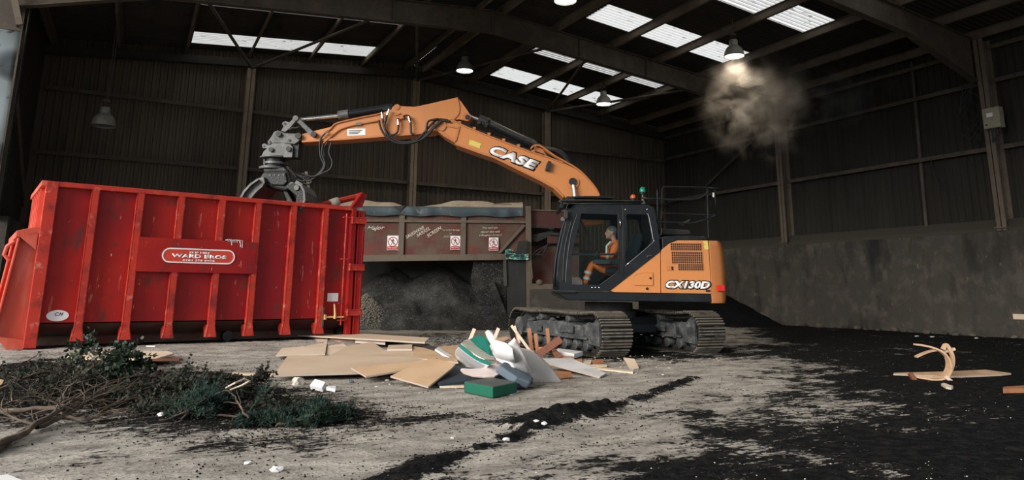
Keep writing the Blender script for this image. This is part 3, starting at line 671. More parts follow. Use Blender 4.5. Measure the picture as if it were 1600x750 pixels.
text_on('lettering', 'Ltd skip hire', (c.x-.10, .098, c.z-.035), (c.x+.10, .098, c.z-.035), (c.x-.10, .098, c.z-.015), 'navy', lb) if 0 else None
g = MB(); a_ = st(512, 458, .1); b_ = st(528, 471, .1); g.box(((a_.x+b_.x)/2, .103, (a_.z+b_.z)/2), (b_.x-a_.x, .01, a_.z-b_.z)); g.build('data_label', 'white', skip)
g = MB(); rr = random.Random(2)
for k in range(9):
    x = st(351+k*2.9+rr.uniform(-1, 1), 376, -.02).x; z = st(360, 375.5+.12*k).z; g.tube([(x, -.02, z), (x+.03*rr.random(), -.04, z+.02*rr.random()), (x+.05, -.03, z+.02*rr.uniform(-1, 1)), (x+.05+.02*rr.random(), -.02, z-.03-.10*rr.random()*(k in (2, 7, 8)))], .006, 5)
tag(g.build('plastic_shred', 'paper'), 'scrap of white plastic snagged on the sign band of the red container', 'litter')
o = bpy.context.scene.objects.get('plastic_shred'); o.location = SK0; o.rotation_euler = (0, 0, SA)
# waste inside the container
g = MB(); n_ = 26
for i in range(n_+1):
    for j in range(9):
        x = S_L+.1+(S_R-S_L-.2)*i/n_; y = .15+(SW-.3)*j/8; g.v.append((x, y, 1.35+.7*float(vnoise(np.array([x*1.3]), np.array([y*2+5]), 1.0, 3)[0])))
for i in range(n_):
    for j in range(8): q = i*9+j; g.f.append((q, q+1, q+10, q+9))
o = g.build('waste_load', 'fines'); tag(o, 'loose grey waste filling the inside of the red container', 'waste', kind='stuff'); o.location = SK0; o.rotation_euler = (0, 0, SA)
g = MB(); a_ = SK0+_e*st(483, 300, .8).x+_n*.8; q1 = onplane(478, 268, a_, _n); q2 = onplane(487, 325, a_, _n); g.beam(q1, q2+(q2-q1)*.4, .05, .03, up=(0, 1, 0)); tag(g.build('timber_stick', 'wood_p', center=True), 'thin pale stick poking up out of the red container behind the grab', 'stick')
g = MB(); rr = random.Random(11)
for k in range(16):
    px = 350+k*6.5; q = onplane(px, 316+(px-350)*.07, SK0+_n*.35, _n); g.ico(q+Vector((0, 0, rr.uniform(-.08, .04))), rr.uniform(.05, .10), (1.4, 1, .8), seed=k)
tag(g.build('rubble_heap_top', 'grab_d'), 'lumps of dark rubble showing above the rim of the red container under the grab', 'rubble', kind='stuff')

# ------------------------------------------------------------ barrel screen machine
BL = _r0.copy(); BV = Vector((-math.sin(YAW), -math.cos(YAW), 0))     # along, towards viewer
B0 = Vector((0, 0, 0)) - BV*20.4
ang = math.atan2(BL.y, BL.x)
scr = empty('screening_machine', Vector((B0.x, B0.y, 0)), ang, 'long dusty maroon barrel screen with painted lettering under a blue-grey sheet', 'screening machine')
def bt(px, py, v=0.):   # local: x along, y away from viewer, z
    p = onplane(px, py, B0+BV*v, BV)-B0; return Vector((p.dot(BL), -v, p.z))
def brect(name, m, x0, y0, x1, y1, v, d, parent=scr, bev=0, x0b=None):
    a, b_ = bt(x0, y0, v), bt(x1, y1, v); g = MB(); g.slab([(a.x, -v, a.z), (b_.x, -v, a.z), (b_.x, -v, b_.z), (a.x, -v, b_.z)], (0, d, 0)); return g.build(name, m, parent, bev=bev)
def bq(name, m, pts, v, d, parent=scr):
    g = MB(); g.slab([bt(x, y, v) for x, y in pts], (0, d, 0)); return g.build(name, m, parent)
brect('side_panel', 'brick', 500, 335, 830, 404, 0, .04)
brect('rear_panel', 'brick', 500, 335, 830, 404, -1.9, .04)
for (x0, y0, x1, y1) in ((500, 342, 822, 349), (500, 322, 822, 326)): brect('rail', 'rail', x0, y0, x1, y1, .08, .1, bev=.01)
bq('bottom_beam', 'rail', [(500, 399), (824, 396.5), (824, 405.5), (500, 409.5)], .1, .14)
bq('bottom_beam', 'rail', [(500, 399), (824, 396.5), (824, 405.5), (500, 409.5)], -1.8, .14)
for x0, x1 in ((540, 545), (624.5, 630), (721, 727)): brect('post', 'rail', x0, 324, x1, 400, .07, .08)
bq('corner_post', 'rail', [(821, 322), (829.5, 322), (832, 500), (823, 500)], .1, .12)
bq('diagonal_brace', 'rail', [(817, 350), (821, 353), (782, 396), (777, 395.5)], .09, .08)
bq('leg', 'greypanel', [(786, 405), (791, 405), (792, 447), (787, 447)], .08, .1)
bq('end_panel', 'darkpanel', [(791, 404), (822, 404), (826, 507), (793, 507)], .02, .04)
bq('hopper_panel', 'darkpanel', [(560, 405), (790, 405), (790, 512), (560, 512)], -1.7, .04)
bq('underside_panel', 'fines', [(740, 407), (790, 405), (791, 507), (768, 500), (745, 470), (735, 440)], -.15, .03)
bq('chute_lip', 'fines', [(762, 440), (772, 440), (791, 488), (791, 507), (788, 507)], .0, .25)
# bolt heads on upper strip
g = MB()
for k in range(13): q = bt(575+k*20.5, 334.5+.05*k, .02); g.ico(q, .03)
g.build('eyelets', 'grab', scr)
# tarpaulin: draped sheet with folds
def tarp():
    g = MB(); nx_, ny_ = 150, 18; a, b_ = bt(520, 320, 0).x, bt(817, 320, 0).x; zt = bt(690, 322, 0).z
    rows = []
    for i in range(nx_+1):
        x = a+(b_-a)*i/nx_; fold = math.sin(x*9+2*math.sin(x*2.3))*.025
        for j in range(ny_+1):
            q = j/ny_
            if q < .28:    # hanging skirt
                w_ = q/.28; y = -.12-.03*math.sin(w_*PI)+fold*(1-w_*.6); z = zt-.30+.27*w_+.02*math.sin(x*5.3)*(1-w_)
            else:
                w_ = (q-.28)/.72; lump = max(0, float(vnoise(np.array([x*.75+3]), np.array([w_*1.0]), 1.0, 2)[0])-.30)*1.3
                y = -.12+w_*2.1; z = zt-.03+lump*math.sin(w_*PI)**.35*.6+.02*math.sin(x*7+w_*9)
            g.v.append((x, y, z))
    for i in range(nx_):
        for j in range(ny_): q = i*(ny_+1)+j; g.f.append((q, q+ny_+1, q+ny_+2, q+1))
    return g
o = tarp().build('tarpaulin', 'tarp', scr, smooth=True)
# beige dust only on the top
o.data.materials.append(M['sand'])
for p in o.data.polygons:
    if (p.index % 18)   >= 5: p.material_index = 1
g = MB(); c = bt(623, 323, .16); g.slab([c+Vector((-.16, 0, .02)), c+Vector((.2, 0, .03)), c+Vector((.03, 0, -.15))], (0, .05, 0)); g.build('torn_flap', 'darkpanel', scr)
g = MB(); g.tube([bt(762, 320, 0), bt(780, 318, 0), bt(796, 319, 0), bt(815, 324, 0)], .012, 5); g.build('rope', 'rail', scr)
# no-entry notices
def notice(x0, y0, x1, y1):
    a, b_ = bt(x0, y0, .06), bt(x1, y1, .06); w_ = b_.x-a.x; h_ = a.z-b_.z; cx, cz_ = (a.x+b_.x)/2, a.z-w_*.55
    g = MB(); g.box((cx, -.05, (a.z+b_.z)/2), (w_, .012, h_)); e = g.build('warning_sign', 'white', scr)
    R_ = w_*.44; ring = lambda r: [(cx+r*math.cos(i*PI/16), -.058, cz_+r*math.sin(i*PI/16)) for i in range(32)]
    g = MB(); g.slab(ring(R_), (0, -.004, 0), holes=[ring(R_*.84)]); g.slab([(cx-R_*.66, -.0585, cz_+R_*.56), (cx-R_*.56, -.0585, cz_+R_*.66), (cx+R_*.66, -.0585, cz_-R_*.56), (cx+R_*.56, -.0585, cz_-R_*.66)], (0, -.004, 0)); g.build('prohibition_ring', 'signred', e)
    g = MB(); s_ = R_
    g.ico((cx+.02*s_, -.057, cz_+.52*s_), .13*s_, (1, .2, 1), sub=2)
    for pl in ([(-.12, .38), (.14, .38), (.12, -.1), (-.1, -.1)], [(-.10, .0), (.04, .0), (-.22, -.62), (-.36, -.62)], [(.0, .0), (.13, .0), (.34, -.6), (.2, -.62)], [(-.10, .36), (-.06, .24), (-.34, .0), (-.4, .08)], [(.1, .36), (.12, .22), (.36, .02), (.40, .12)]):
        g.slab([(cx+x_*s_, -.0575, cz_+z_*s_) for x_, z_ in pl], (0, -.003, 0))
    g.build('walking_figure', 'outline', e)
    z0 = b_.z+.01; zz = b_.z+h_*.26; g = MB(); g.box((cx, -.058, (z0+zz)/2), (w_*.94, .006, zz-z0)); g.build('sign_strip', 'signred', e)
    text_on('lettering', 'No entry', (cx-w_*.38, -.0625, z0+(zz-z0)*.25), (cx+w_*.38, -.0625, z0+(zz-z0)*.25), (cx-w_*.38, -.0625, z0+(zz-z0)*.8), 'white', e, bold=.02)
notice(605.5, 368, 622, 391); notice(704, 368.5, 718.8, 390.5); notice(764, 371, 778.6, 391.5)
def btt(s, x0, y0, x1, y1, h, **k):
    P0, P1 = bt(x0, y0, .006), bt(x1, y1, .006); d_ = (P1-P0).normalized(); up = Vector((-d_.z, 0, d_.x)); hh_ = bt(x0, y0-h, .006).z-bt(x0, y0, .006).z
    return text_on('lettering', s, P0, P1, P0+up*hh_, 'foam_c', scr, **k)
btt('the Major', 556, 362, 601.5, 361, 9, shear=.45, bold=.02)
btt('BAUGHANS', 635, 374, 664, 357, 5.5, shear=.25, bold=.02)
btt('BARREL', 652, 371.5, 673, 358.5, 5.5, shear=.25, bold=.02)
btt('SCREEN', 669, 371.5, 691, 357.5, 5.5, shear=.25, bold=.02)
btt('Tel: 01527 831060', 691, 361, 718, 361, 2.6, bold=.01); btt('or', 702.5, 365.8, 706, 365.8, 1.8); btt('01527 8310', 694, 370.8, 710, 370.3, 2.4)
btt("You can't get", 754, 358.5, 778, 358, 4.2, shear=.4, bold=.01); btt('cleaner than with', 751, 364.2, 781, 363.6, 3.6, shear=.4, bold=.01); btt('a Baughan Screen!', 748.5, 369.8, 784, 369.2, 3.8, shear=.4, bold=.01)
# green-white notices on corner
q = brect('sign_panel', 'signg', 789.5, 389.5, 801.5, 405, .2, .02); q = brect('sign_panel', 'signg', 801.5, 396, 826, 406, .2, .02)
g = MB(); a_ = bt(792.5, 399, .22); g.slab([(a_.x+.05*math.cos(i*PI/8), -.222, a_.z+.06*math.sin(i*PI/8)) for i in range(16)], (0, -.004, 0)); g.build('sign_symbol', 'outline', scr)
g = MB()
for (x0, y0, x1, y1) in ((794.5, 391.5, 800.5, 394.5), (795.5, 397, 800.5, 399), (803, 398, 811, 401), (813, 397.5, 818, 404)): a_, b_ = bt(x0, y0, .22), bt(x1, y1, .22); g.box(((a_.x+b_.x)/2, -.223, (a_.z+b_.z)/2), (b_.x-a_.x, .004, a_.z-b_.z))
g.build('sign_marks', 'navy', scr)
# control box above the notices
bq('control_box', 'darkpanel', [(810, 377), (825, 376), (822, 396), (806, 396)], .25, .2)
# red drive end to the right
bq('drive_guard', 'oldred', [(830, 328.5), (905, 331), (905, 357), (830, 356)], -.1, .1)
bq('drive_guard_trim', 'rail', [(828, 327), (905, 329.5), (905, 331), (828, 329)], -.05, .1)
bq('conveyor_side', 'oldred', [(855, 369), (905, 370), (905, 380), (855, 380)], .1, .08)
bq('drive_back_panel', 'brick', [(830, 385), (905, 385), (905, 445), (832, 445)], -.5, .05)
bq('drive_back_panel', 'darkpanel', [(830, 356), (905, 356), (905, 386), (830, 386)], -.6, .05)
g = MB(); g.tube([bt(838, 354.5, .1), bt(866, 356.5, .1)], .035, 8); g.tube([bt(866, 356, .1), bt(858, 357, .1)], .06, 8); g.tube([bt(860, 366, .12), bt(905, 367, .12)], .045, 8)
for k in range(3): g.tube([bt(833+k*3, 398, .05), bt(838+k*5, 392+k*3, .05), bt(860, 380-k*3, .05), bt(885, 374, .05)], .015, 6)
g.build('hydraulic_pipes', 'dusty_black', scr)
g = MB()
for k in range(5): g.cyl(bt(838+k*6, 372-k*2, -.1), bt(838+k*6, 372-k*2, -.4), .12-.012*k, 14)
g.build('drive_motor', 'dusty_black', scr)
bq('lower_beam', 'rail', [(828, 443), (905, 445), (905, 452), (828, 452)], .15, .2)
g = MB(); g.lathe([(0, 0), (.09, 0), (.10, .07), (.06, .12), (0, .13)], c=bt(843, 444, .12), n=14); g.build('buffer', 'rail', scr)
g = MB(); g.tube([bt(829, 405, .2), bt(831, 420, .22), bt(832.5, 434, .2), bt(828, 440, .24), bt(824, 445, .24)], .012, 5); g.build('tie_rope', 'rail', scr)
a_, b_ = bt(828, 452, .3), bt(915, 500, .3)
g = MB(); g.slab([(a_.x, -.3, 0), (b_.x+1.5, -.3, 0), (b_.x+1.5, -.3, a_.z), (a_.x, -.3, a_.z)], (0, .26, 0)); o = g.build('concrete_block', 'conc', bev=.02); o.location = scr.location; o.rotation_euler = (0, 0, ang); tag(o, 'long low concrete block behind the cab of the orange excavator', 'concrete block')

# heap of fines under the screen
def heap(name, mt, x0, x1, y0, y1, fn, step=.07, smooth=True):
    X_ = np.arange(x0, x1, step); Y_ = np.arange(y0, y1, step); A_, B_ = np.meshgrid(X_, Y_); Z_ = fn(A_, B_); ny_, nx_ = Z_.shape
    g = MB(); g.v = [tuple(p) for p in np.stack([A_, B_, Z_], -1).reshape(-1, 3)]
    keep = Z_ > hfun(A_, B_)-.06
    for j in range(ny_-1):
        for i in range(nx_-1):
            if keep[j, i] or keep[j+1, i] or keep[j, i+1] or keep[j+1, i+1]: q = j*nx_+i; g.f.append((q, q+1, q+nx_+1, q+nx_))
    return g.build(name, mt, smooth=smooth)
def wl(l, d): return (_r0.x*l + math.sin(YAW)*d, _r0.y*l + math.cos(YAW)*d)
def ld(x, y): return x*_r0.x+y*_r0.y, x*math.sin(YAW)+y*math.cos(YAW)
def fheap(x, y):
    l, d = ld(x, y); n_ = vnoise(x, y, 1.2, 4)-.5
    h1 = 1.8-.75*np.hypot((l+3.6)*.75, (d-22.1)*1.0); h2 = 1.75-.70*np.hypot((l+2.2)*.6, (d-22.0)); h3 = 1.2-.7*np.hypot((l+.9)*.8, (d-21.7))
    h = np.maximum(np.maximum(h1, h2), h3)+.45*n_+.10*(vnoise(x, y, 5, 3)-.5)
    return np.minimum(h, 1.9)+.0
o = heap('fines_heap', 'fines', 5.0, 11.0, 17.0, 22.6, fheap); tag(o, 'sloping heap of dark grey screened fines beneath the barrel screen', 'heap', kind='stuff')
o = heap('gravel_heap', 'gravel', 5.2, 9.0, 17.5, 22.0, lambda x, y: np.maximum(-.1, .95-.85*np.hypot(ld(x, y)[0]+4.15, (ld(x, y)[1]-20.6)*1.0)+.12*(vnoise(x, y, 6, 3)-.5))); tag(o, 'small heap of pale gravel beside the rear door of the red container', 'heap', kind='stuff')
g = MB(); rr = random.Random(4)
M['stone'] = mat('grey_beige_stone', (.22, .20, .165), .9)
for k in range(2600):
    l = -4.05+rr.gauss(0, .5); d = 20.3+rr.gauss(0, .4); x, y = wl(l, d); z = .95-.85*math.hypot(l+4.15, d-20.6)
    if z > -.02: g.ico((x, y, z+.02), rr.uniform(.015, .035), (1.2, 1, .8), seed=k, sub=0) if False else g.box((x, y, z+.02), (rr.uniform(.008, .024),)*3, Matrix.Rotation(rr.random()*3, 3, 'X') @ Matrix.Rotation(rr.random()*3, 3, 'Z'))
tag(g.build('gravel_stones', 'stone'), 'pale stones strewn over the small gravel heap beside the red container door', 'gravel', kind='stuff')
def bheap(x, y):
    n_ = vnoise(x, y, 1.3, 4)-.5
    h = 2.0-.62*np.hypot((x-18.6)*.95, (y-21.6)*.72)+.3*n_; h2 = .65-.5*np.hypot(x-15.5, (y-19.5)*.8)+.2*n_
    return np.maximum(h, h2)
o = heap('black_soil_heap', 'soil', 13.5, 19.95, 15.5, 23.45, bheap); tag(o, 'black soil heap against the right hand concrete wall behind the excavator', 'heap', kind='stuff')
rr = random.Random(21)
for k in range(22):
    y = 17.9-k*.38+rr.uniform(-.1, .1); x = 19.75-rr.random()*.25; r_ = rr.uniform(.04, .12); g = MB(); g.ico((0, 0, r_*.5), r_, (1.2, 1, .7), seed=k, sub=1); o = g.build('rubble_stone', 'conc' if k % 3 else 'rail'); o.location = (x, y, hz(x, y)); o.rotation_euler = (0, 0, k)
    tag(o, 'small lump of rubble lying along the foot of the right hand concrete wall', 'stone', 'rubble along the wall foot')
q = onplane(1594, 495, Vector((19.85, 0, 0)), Vector((1, 0, 0))); g = MB(); g.box((19.87, q.y, q.z), (.06, .32, .13)); tag(g.build('broken_board', 'chip3'), 'scrap of pinkish board fixed to the concrete wall at the right edge', 'board')

# ------------------------------------------------------------ excavator
EC = Vector((8.20, 11.36, 0)); ER = PI-YAW
ex = empty('excavator', EC, ER, 'orange and black tracked excavator with a raised boom and a sorting grab', 'excavator')
EF = Vector((math.cos(ER), math.sin(ER), 0)); ES = Vector((-math.sin(ER), math.cos(ER), 0))
def et(px, py, v=0.):
    p = onplane(px, py, EC+ES*v, ES)-EC; return Vector((p.dot(EF), v, p.z))
def ep(name, m, pts, v0, v1, parent=ex, holes=(), bev=0., smooth=False, pv=None):
    """plate traced on the plane v=v1 (the face nearer the viewer) and extruded back to v0"""
    pv = v1 if pv is None else pv
    f = lambda p: Vector((et(p[0], p[1], pv).x, v1, et(p[0], p[1], pv).z))
    g = MB(); g.slab([f(p) for p in pts], (0, v0-v1, 0), holes=[[f(p) for p in h] for h in holes]); return g.build(name, m, parent, bev=bev, smooth=smooth)
def etube(name, m, pts, r, v, parent=ex, n=8):
    g = MB(); P_ = [et(p[0], p[1], p[2] if len(p) > 2 else v) for p in pts]
    # Catmull-Rom through the traced points
    if len(P_) > 2:
        Q = [P_[0]]+P_+[P_[-1]]; out = []
        for i in range(1, len(Q)-2):
            for k in range(5):
                t_ = k/5; a, b_, c, d = Q[i-1:i+3]; out.append(.5*((2*b_)+(c-a)*t_+(2*a-5*b_+4*c-d)*t_*t_+(3*b_-a-3*c+d)*t_**3))
        P_ = out+[Q[-2]]
    g.tube(P_, r, n); return g.build(name, m, parent, smooth=True)
def ecyl(name, m, a, b_, r, v, parent=ex, n=16):
    g = MB(); g.cyl(et(*a, v), et(*b_, v), r, n); return g.build(name, m, parent, smooth='auto')
def epin(name, m, c, r, v0, v1, parent, n=18):
    g = MB(); p = et(c[0], c[1], v1); g.cyl((p.x, v0, p.z), (p.x, v1, p.z), r, n); return g.build(name, m, parent, smooth='auto')

# tracks
TR = (PI/2-.045) - ER
def make_track(y0):
    par = bpy.data.objects.new('track_frame', None); R_, zc_, hl = .335, .36, 1.42
    # path of the belt
    path = []; n1 = 24; P_ = 2*(2*hl)+2*PI*R_
    def pos(s_):
        s_ %= P_
        if s_ < 2*hl: x = hl-s_; return (x, zc_-R_, (-1, 0), (0, -1))                    # bottom, front(-x is near?) 
        s_ -= 2*hl
        if s_ < PI*R_: a = s_/R_; return (-hl-R_*math.sin(a), zc_-R_*math.cos(a), (-math.cos(a), math.sin(a)), (-math.sin(a), -math.cos(a)))
        s_ -= PI*R_
        if s_ < 2*hl: sag = .03*math.sin(PI*s_/(2*hl))+.015*math.sin(3*PI*s_/(2*hl)); return (-hl+s_, zc_+R_-sag, (1, 0), (0, 1))
        s_ -= 2*hl; a = s_/R_; return (hl+R_*math.sin(a), zc_+R_*math.cos(a), (math.cos(a), -math.sin(a)), (math.sin(a), math.cos(a)))
    g = MB(); N = int(P_/.165); W_ = .30
    for k in range(N):
        x, z, t_, n_ = pos((k+.5)*P_/N); X = Vector((t_[0], 0, t_[1])); Z = Vector((n_[0], 0, n_[1])); Y = Z.cross(X); Rm = Matrix((X, Y, Z)).transposed(); c = Vector((x, 0, z))
        g.box(c, (.155, W_*2, .022), Rm)
        for q in (-.052, 0, .052): g.box(c+X*q+Z*.024, (.020, W_*2-.01, .036), Rm)
        for q in (-.07, .07): g.box(c-Z*.045+Y*q, (.15, .035, .07), Rm)
    belt = g.build('track', 'track', ex); belt.data.materials.append(M['grouser'])
    for p in belt.data.polygons:
        if 6 <= p.index % 36 < 24: p.material_index = 1
    belt.location = (0, 0, 0); belt.rotation_euler = (0, 0, TR)
    belt.data.transform(Matrix.Translation((0, y0, 0)))
    for sgn in (1,):
        g = MB(); yo = y0+.20
        g.box((0, y0, .36), (2.3, .34, .24)); g.slab([(-1.25, y0+.2, .24), (1.25, y0+.2, .24), (1.1, y0+.2, .46), (.5, y0+.2, .52), (-.5, y0+.2, .52), (-1.1, y0+.2, .46)], (0, -.4, 0)); g.box((0, y0+.235, .27), (2.4, .03, .04)); g.box((-.5, y0+.24, .40), (.5, .04, .12)).box((.55, y0+.24, .36), (.2, .05, .10))
        g.build('side_frame', 'muddy', belt, bev=.01)
    for k in range(7): g = MB(); x = -1.08+k*.36; g.lathe([(0, -.19), (.085, -.19), (.085, -.08), (.06, -.06), (.06, .06), (.085, .08), (.085, .19), (0, .19)], n=16); o = g.build('bottom_roller', 'muddy', belt, smooth='auto'); o.location = (x, y0, .15); o.rotation_euler = (PI/2, 0, 0)
    for x in (-.5, .55): g = MB(); g.lathe([(0, -.16), (.07, -.16), (.07, .16), (0, .16)], n=14); o = g.build('carrier_roller', 'muddy', belt, smooth='auto'); o.location = (x, y0+.05, .58); o.rotation_euler = (PI/2, 0, 0)
    g = MB(); pts = []
    for k in range(42): r_ = (.30 if k % 2 else .255); a = 2*PI*k/42; pts.append((hl+r_*math.cos(a), y0+.05, zc_+r_*math.sin(a)))
    g.slab(pts, (0, -.1, 0)); g.lathe([(0, 0), (.2, 0), (.2, .2), (.12, .24), (0, .24)], n=20); 
    g2 = MB(); g2.slab(pts, (0, -.1, 0)); g2.cyl((hl, y0-.1, zc_), (hl, y0+.24, zc_), .19, 20); g2.build('sprocket', 'muddy', belt)
    g = MB(); g.cyl((-hl, y0-.10, zc_), (-hl, y0+.10, zc_), .275, 28); g.cyl((-hl, y0-.18, zc_), (-hl, y0+.20, zc_), .10, 16); g.slab([(-hl-.12, y0+.2, zc_-.2), (-hl+.4, y0+.2, zc_-.16), (-hl+.4, y0+.2, zc_+.14), (-hl-.12, y0+.2, zc_+.2)], (0, -.04, 0)); g.build('idler', 'muddy', belt)
    g = MB()
    rr = random.Random(int(y0*10)+40)
    for k in range(60): x = rr.uniform(-1.15, 1.1); g.ico((x, y0+.08+rr.uniform(-.12, .12), .50+.05*math.sin(x*3)), rr.uniform(.03, .07), (1.3, 1, .6), seed=k)
    o = g.build('mud', 'muddy', belt, smooth=True); o['label'] = 'caked grey mud'
    return belt
make_track(1.0); make_track(-1.0)
g = MB(); R_ = Matrix.Rotation(TR, 3, 'Z')
g.box((0, 0, .50), (.9, 1.7, .20), R_); g.box((0, 0, .40), (1.5, 1.1, .15), R_); g.slab([R_ @ Vector(p) for p in ((-.9, .75, .35), (-.9, .9, .55), (.9, .9, .55), (.9, .75, .35))], R_ @ Vector((0, -.1, 0))); g.build('car_body', 'black', ex, bev=.01)
g = MB(); g.lathe([(.0, .58), (.52, .58), (.52, .70), (.46, .70), (.46, .86), (0, .86)], n=32); g.build('slew_ring', 'dusty_black', ex, smooth='auto')

# upper structure
VS = 1.2
ep('skirt', 'black', [(873, 455.5), (1113, 459), (1113, 472.5), (1000, 471), (889, 469), (878, 463), (873, 459.5)], -1.2, VS-.02, bev=.015)
ep('front_deck', 'black', [(868, 455), (900, 455.5), (900, 457.5), (868, 457)], .1, VS+.03)
fuel = ep('side_door', 'orange', [(952.8, 454.5), (1032, 392.5), (1032.5, 458), (960, 456.5)], .9, VS, bev=.008)
eng = ep('engine_door', 'orange', [(1033, 391), (1046, 380.5), (1059, 375.5), (1106.5, 375.5), (1112, 459), (1033.5, 458)], .9, VS, bev=.008)
ep('engine_bay', 'black', [(1000, 456), (1034, 393), (1046, 382), (1060, 377), (1106, 377), (1111, 459)], -1.15, .95, pv=VS)
ep('side_panel', 'orange', [(1000, 456), (1034, 393), (1046, 382), (1060, 377), (1106, 377), (1111, 459)], -1.2, -1.14, pv=VS)
# hatch on side door
ep('hatch', 'orange_d', [(991, 431), (993, 428), (1003, 425.5), (1021, 425.8), (1021.5, 447), (991, 446.5)], VS, VS+.012, fuel, bev=.005)
ep('hatch_lid', 'orange', [(993, 433.5), (996, 430), (1005, 427), (1020, 427.2), (1020.5, 446), (993, 445.6)], VS, VS+.02, fuel, bev=.005)
epin('lock', 'black', (1016.5, 434.5), .02, VS, VS+.03, fuel); epin('lock', 'black', (1011.3, 451), .022, VS, VS+.02, fuel)
# grilles
def grille(x0, y0, x1, y1, hole=None):
    a, b_ = et(x0, y0, VS), et(x1, y1, VS); g = MB(); xa, xb = min(a.x, b_.x), max(a.x, b_.x); za, zb_ = min(a.z, b_.z), max(a.z, b_.z)
    g.box(((xa+xb)/2, VS+.002, (za+zb_)/2), (xb-xa, .006, zb_-za)); o = g.build('grille', 'mesh', eng)
    g = MB(); k = int((xb-xa)/.035)
    for i in range(k+1): g.box((xa+(xb-xa)*i/k, VS+.008, (za+zb_)/2), (.007, .008, zb_-za))
    k = int((zb_-za)/.035)
    for i in range(k+1): g.box(((xa+xb)/2, VS+.009, za+(zb_-za)*i/k), (xb-xa, .008, .007))
    g.build('grille_wire', 'orange_d', eng)
grille(1047.5, 380, 1096, 391.5); grille(1049, 393.5, 1098, 412); grille(1059.5, 412.2, 1099, 422.5)
ep('latch_plate', 'orange_d', [(1041.5, 415.5), (1052, 415.5), (1052.5, 423), (1041.5, 423)], VS, VS+.008, eng, bev=.004); ep('latch', 'black', [(1049, 416.5), (1051.5, 416.5), (1052, 422), (1049.5, 422)], VS+.005, VS+.014, eng)
ep('warning_sticker', 'yellow', [(1099, 376.5), (1105.5, 377), (1107.5, 390), (1101, 389.5)], VS, VS+.006, eng)
ep('maker_plate', 'outline', [(1103, 452.5), (1110, 453), (1110, 456.5), (1103, 456)], VS, VS+.006, eng)
def ett(s, x0, y0, x1, y1, h, v, mt, parent, up=None, **k):
    P0, P1 = et(x0, y0, v), et(x1, y1, v); d_ = (P1-P0).normalized(); upv = Vector((d_.z, 0, -d_.x)) if False else d_.cross(Vector((0, 1, 0)))
    if upv.z < 0: upv = -upv
    hh_ = abs(et(x0, y0-h, v).z-et(x0, y0, v).z); return text_on('lettering', s, P0, P1, P0+upv*hh_+(Vector((0, 0, 0)) if up is None else d_*up), mt, parent, **k)
ett('CX130D', 1037.2, 451.8, 1109.3, 453.2, 15, VS+.004, 'outline', eng, up=.05, bold=.11, depth=.004)
ett('CX130D', 1038.8, 450.2, 1107.8, 451.5, 11.8, VS+.010, 'white', eng, up=.045, bold=.05, depth=.004)
# counterweight
g = MB(); zs = [et(1120, y, VS).z for y in (376, 384, 395, 410, 425, 440, 456, 466, 474)]; bul = [.80, .90, .955, .985, 1.0, 1.0, .985, .96, .91]; nn = 17
u_side = et(1111, 440, VS).x; u_back = -2.12
ring = []
for k, (z, b_) in enumerate(zip(zs, bul)):
    for i in range(nn):
        t_ = -1+2*i/(nn-1); v = 1.19*math.sin(t_*PI/2); u = u_side-(abs(u_back-u_side))*b_*math.cos(t_*PI/2)**.55
        g.v.append((u, v, z))
for k in range(len(zs)-1):
    for i in range(nn-1): q = k*nn+i; g.f.append((q, q+1, q+nn+1, q+nn))
g.f.append(tuple(range(nn))); g.f.append(tuple((len(zs)-1)*nn+i for i in range(nn))); g.f.append(tuple([k*nn for k in range(len(zs))]+[k*nn+nn-1 for k in reversed(range(len(zs)))]))
cw = g.build('counterweight', 'orange_d', ex, smooth='auto', bev=.01)
def cwu(v):
    t_ = math.asin(max(-1, min(1, v/1.19)))/(PI/2); return u_side-abs(u_back-u_side)*.98*math.cos(t_*PI/2)**.55
bv = min([1.0+k*.002 for k in range(94)], key=lambda v: abs(et(1124.5, 450, v).x-cwu(v))); p = et(1124.5, 450, bv); q = cwu(bv-.01)-cwu(min(1.19, bv+.01))
g = MB(); tv = Vector((q, -.02, 0)).normalized(); nv = Vector((-abs(tv.y), abs(tv.x), 0)); g.box(Vector((cwu(bv), bv, p.z))+nv*.03, (.12, .06, .10), Matrix((tv, nv, Vector((0, 0, 1)))).transposed()); g.build('reflector', 'redlens', cw)
# hood and top
ep('hood', 'black', [(1034, 392), (1034, 372), (1040, 369), (1060, 367.5), (1104, 370), (1107, 375), (1060, 376), (1046, 381)], -.9, VS-.04, bev=.02)
ep('air_box', 'dusty_black', [(1029, 357), (1076, 359), (1079, 362), (1079, 367), (1036, 367)], -.9, -.2, bev=.015)
ep('deck_step', 'dusty_black', [(1106, 375.5), (1122, 376), (1122, 378), (1106, 378)], -.9, 1.0)
# guard rails
RV = VS-.05
etube('guard_rail', 'black', [(1034.5, 320), (1034.8, 297), (1037, 293), (1041, 292), (1060, 292.2), (1085, 292.8), (1112, 293.5)], .017, -.95)
etube('guard_rail', 'black', [(1003, 309.5), (1083, 311.8), (1108, 299)], .016, RV)
for ps, v in (([(1027, 295), (1027.5, 330), (1027, 372)], RV), ([(1105, 294), (1106, 335), (1107, 376)], RV-.2), ([(1117, 296), (1118.5, 334)], -.95), ([(1034.5, 300), (1034, 374)], -.95)):
    etube('guard_rail', 'black', ps, .016, v)
etube('guard_rail', 'black', [(1034, 333), (1080, 335), (1121, 336.5)], .015, -.95); etube('guard_rail', 'black', [(1027, 347), (1060, 347.8), (1083, 348.5), (1118, 337.5)], .016, RV)
etube('guard_rail', 'black', [(1108, 293.5), (1122, 295)], .016, -.2)
ep('mirror', 'dusty_black', [(1063, 349), (1079, 342), (1078.5, 345), (1066, 352)], -.6, -.4, bev=.01)
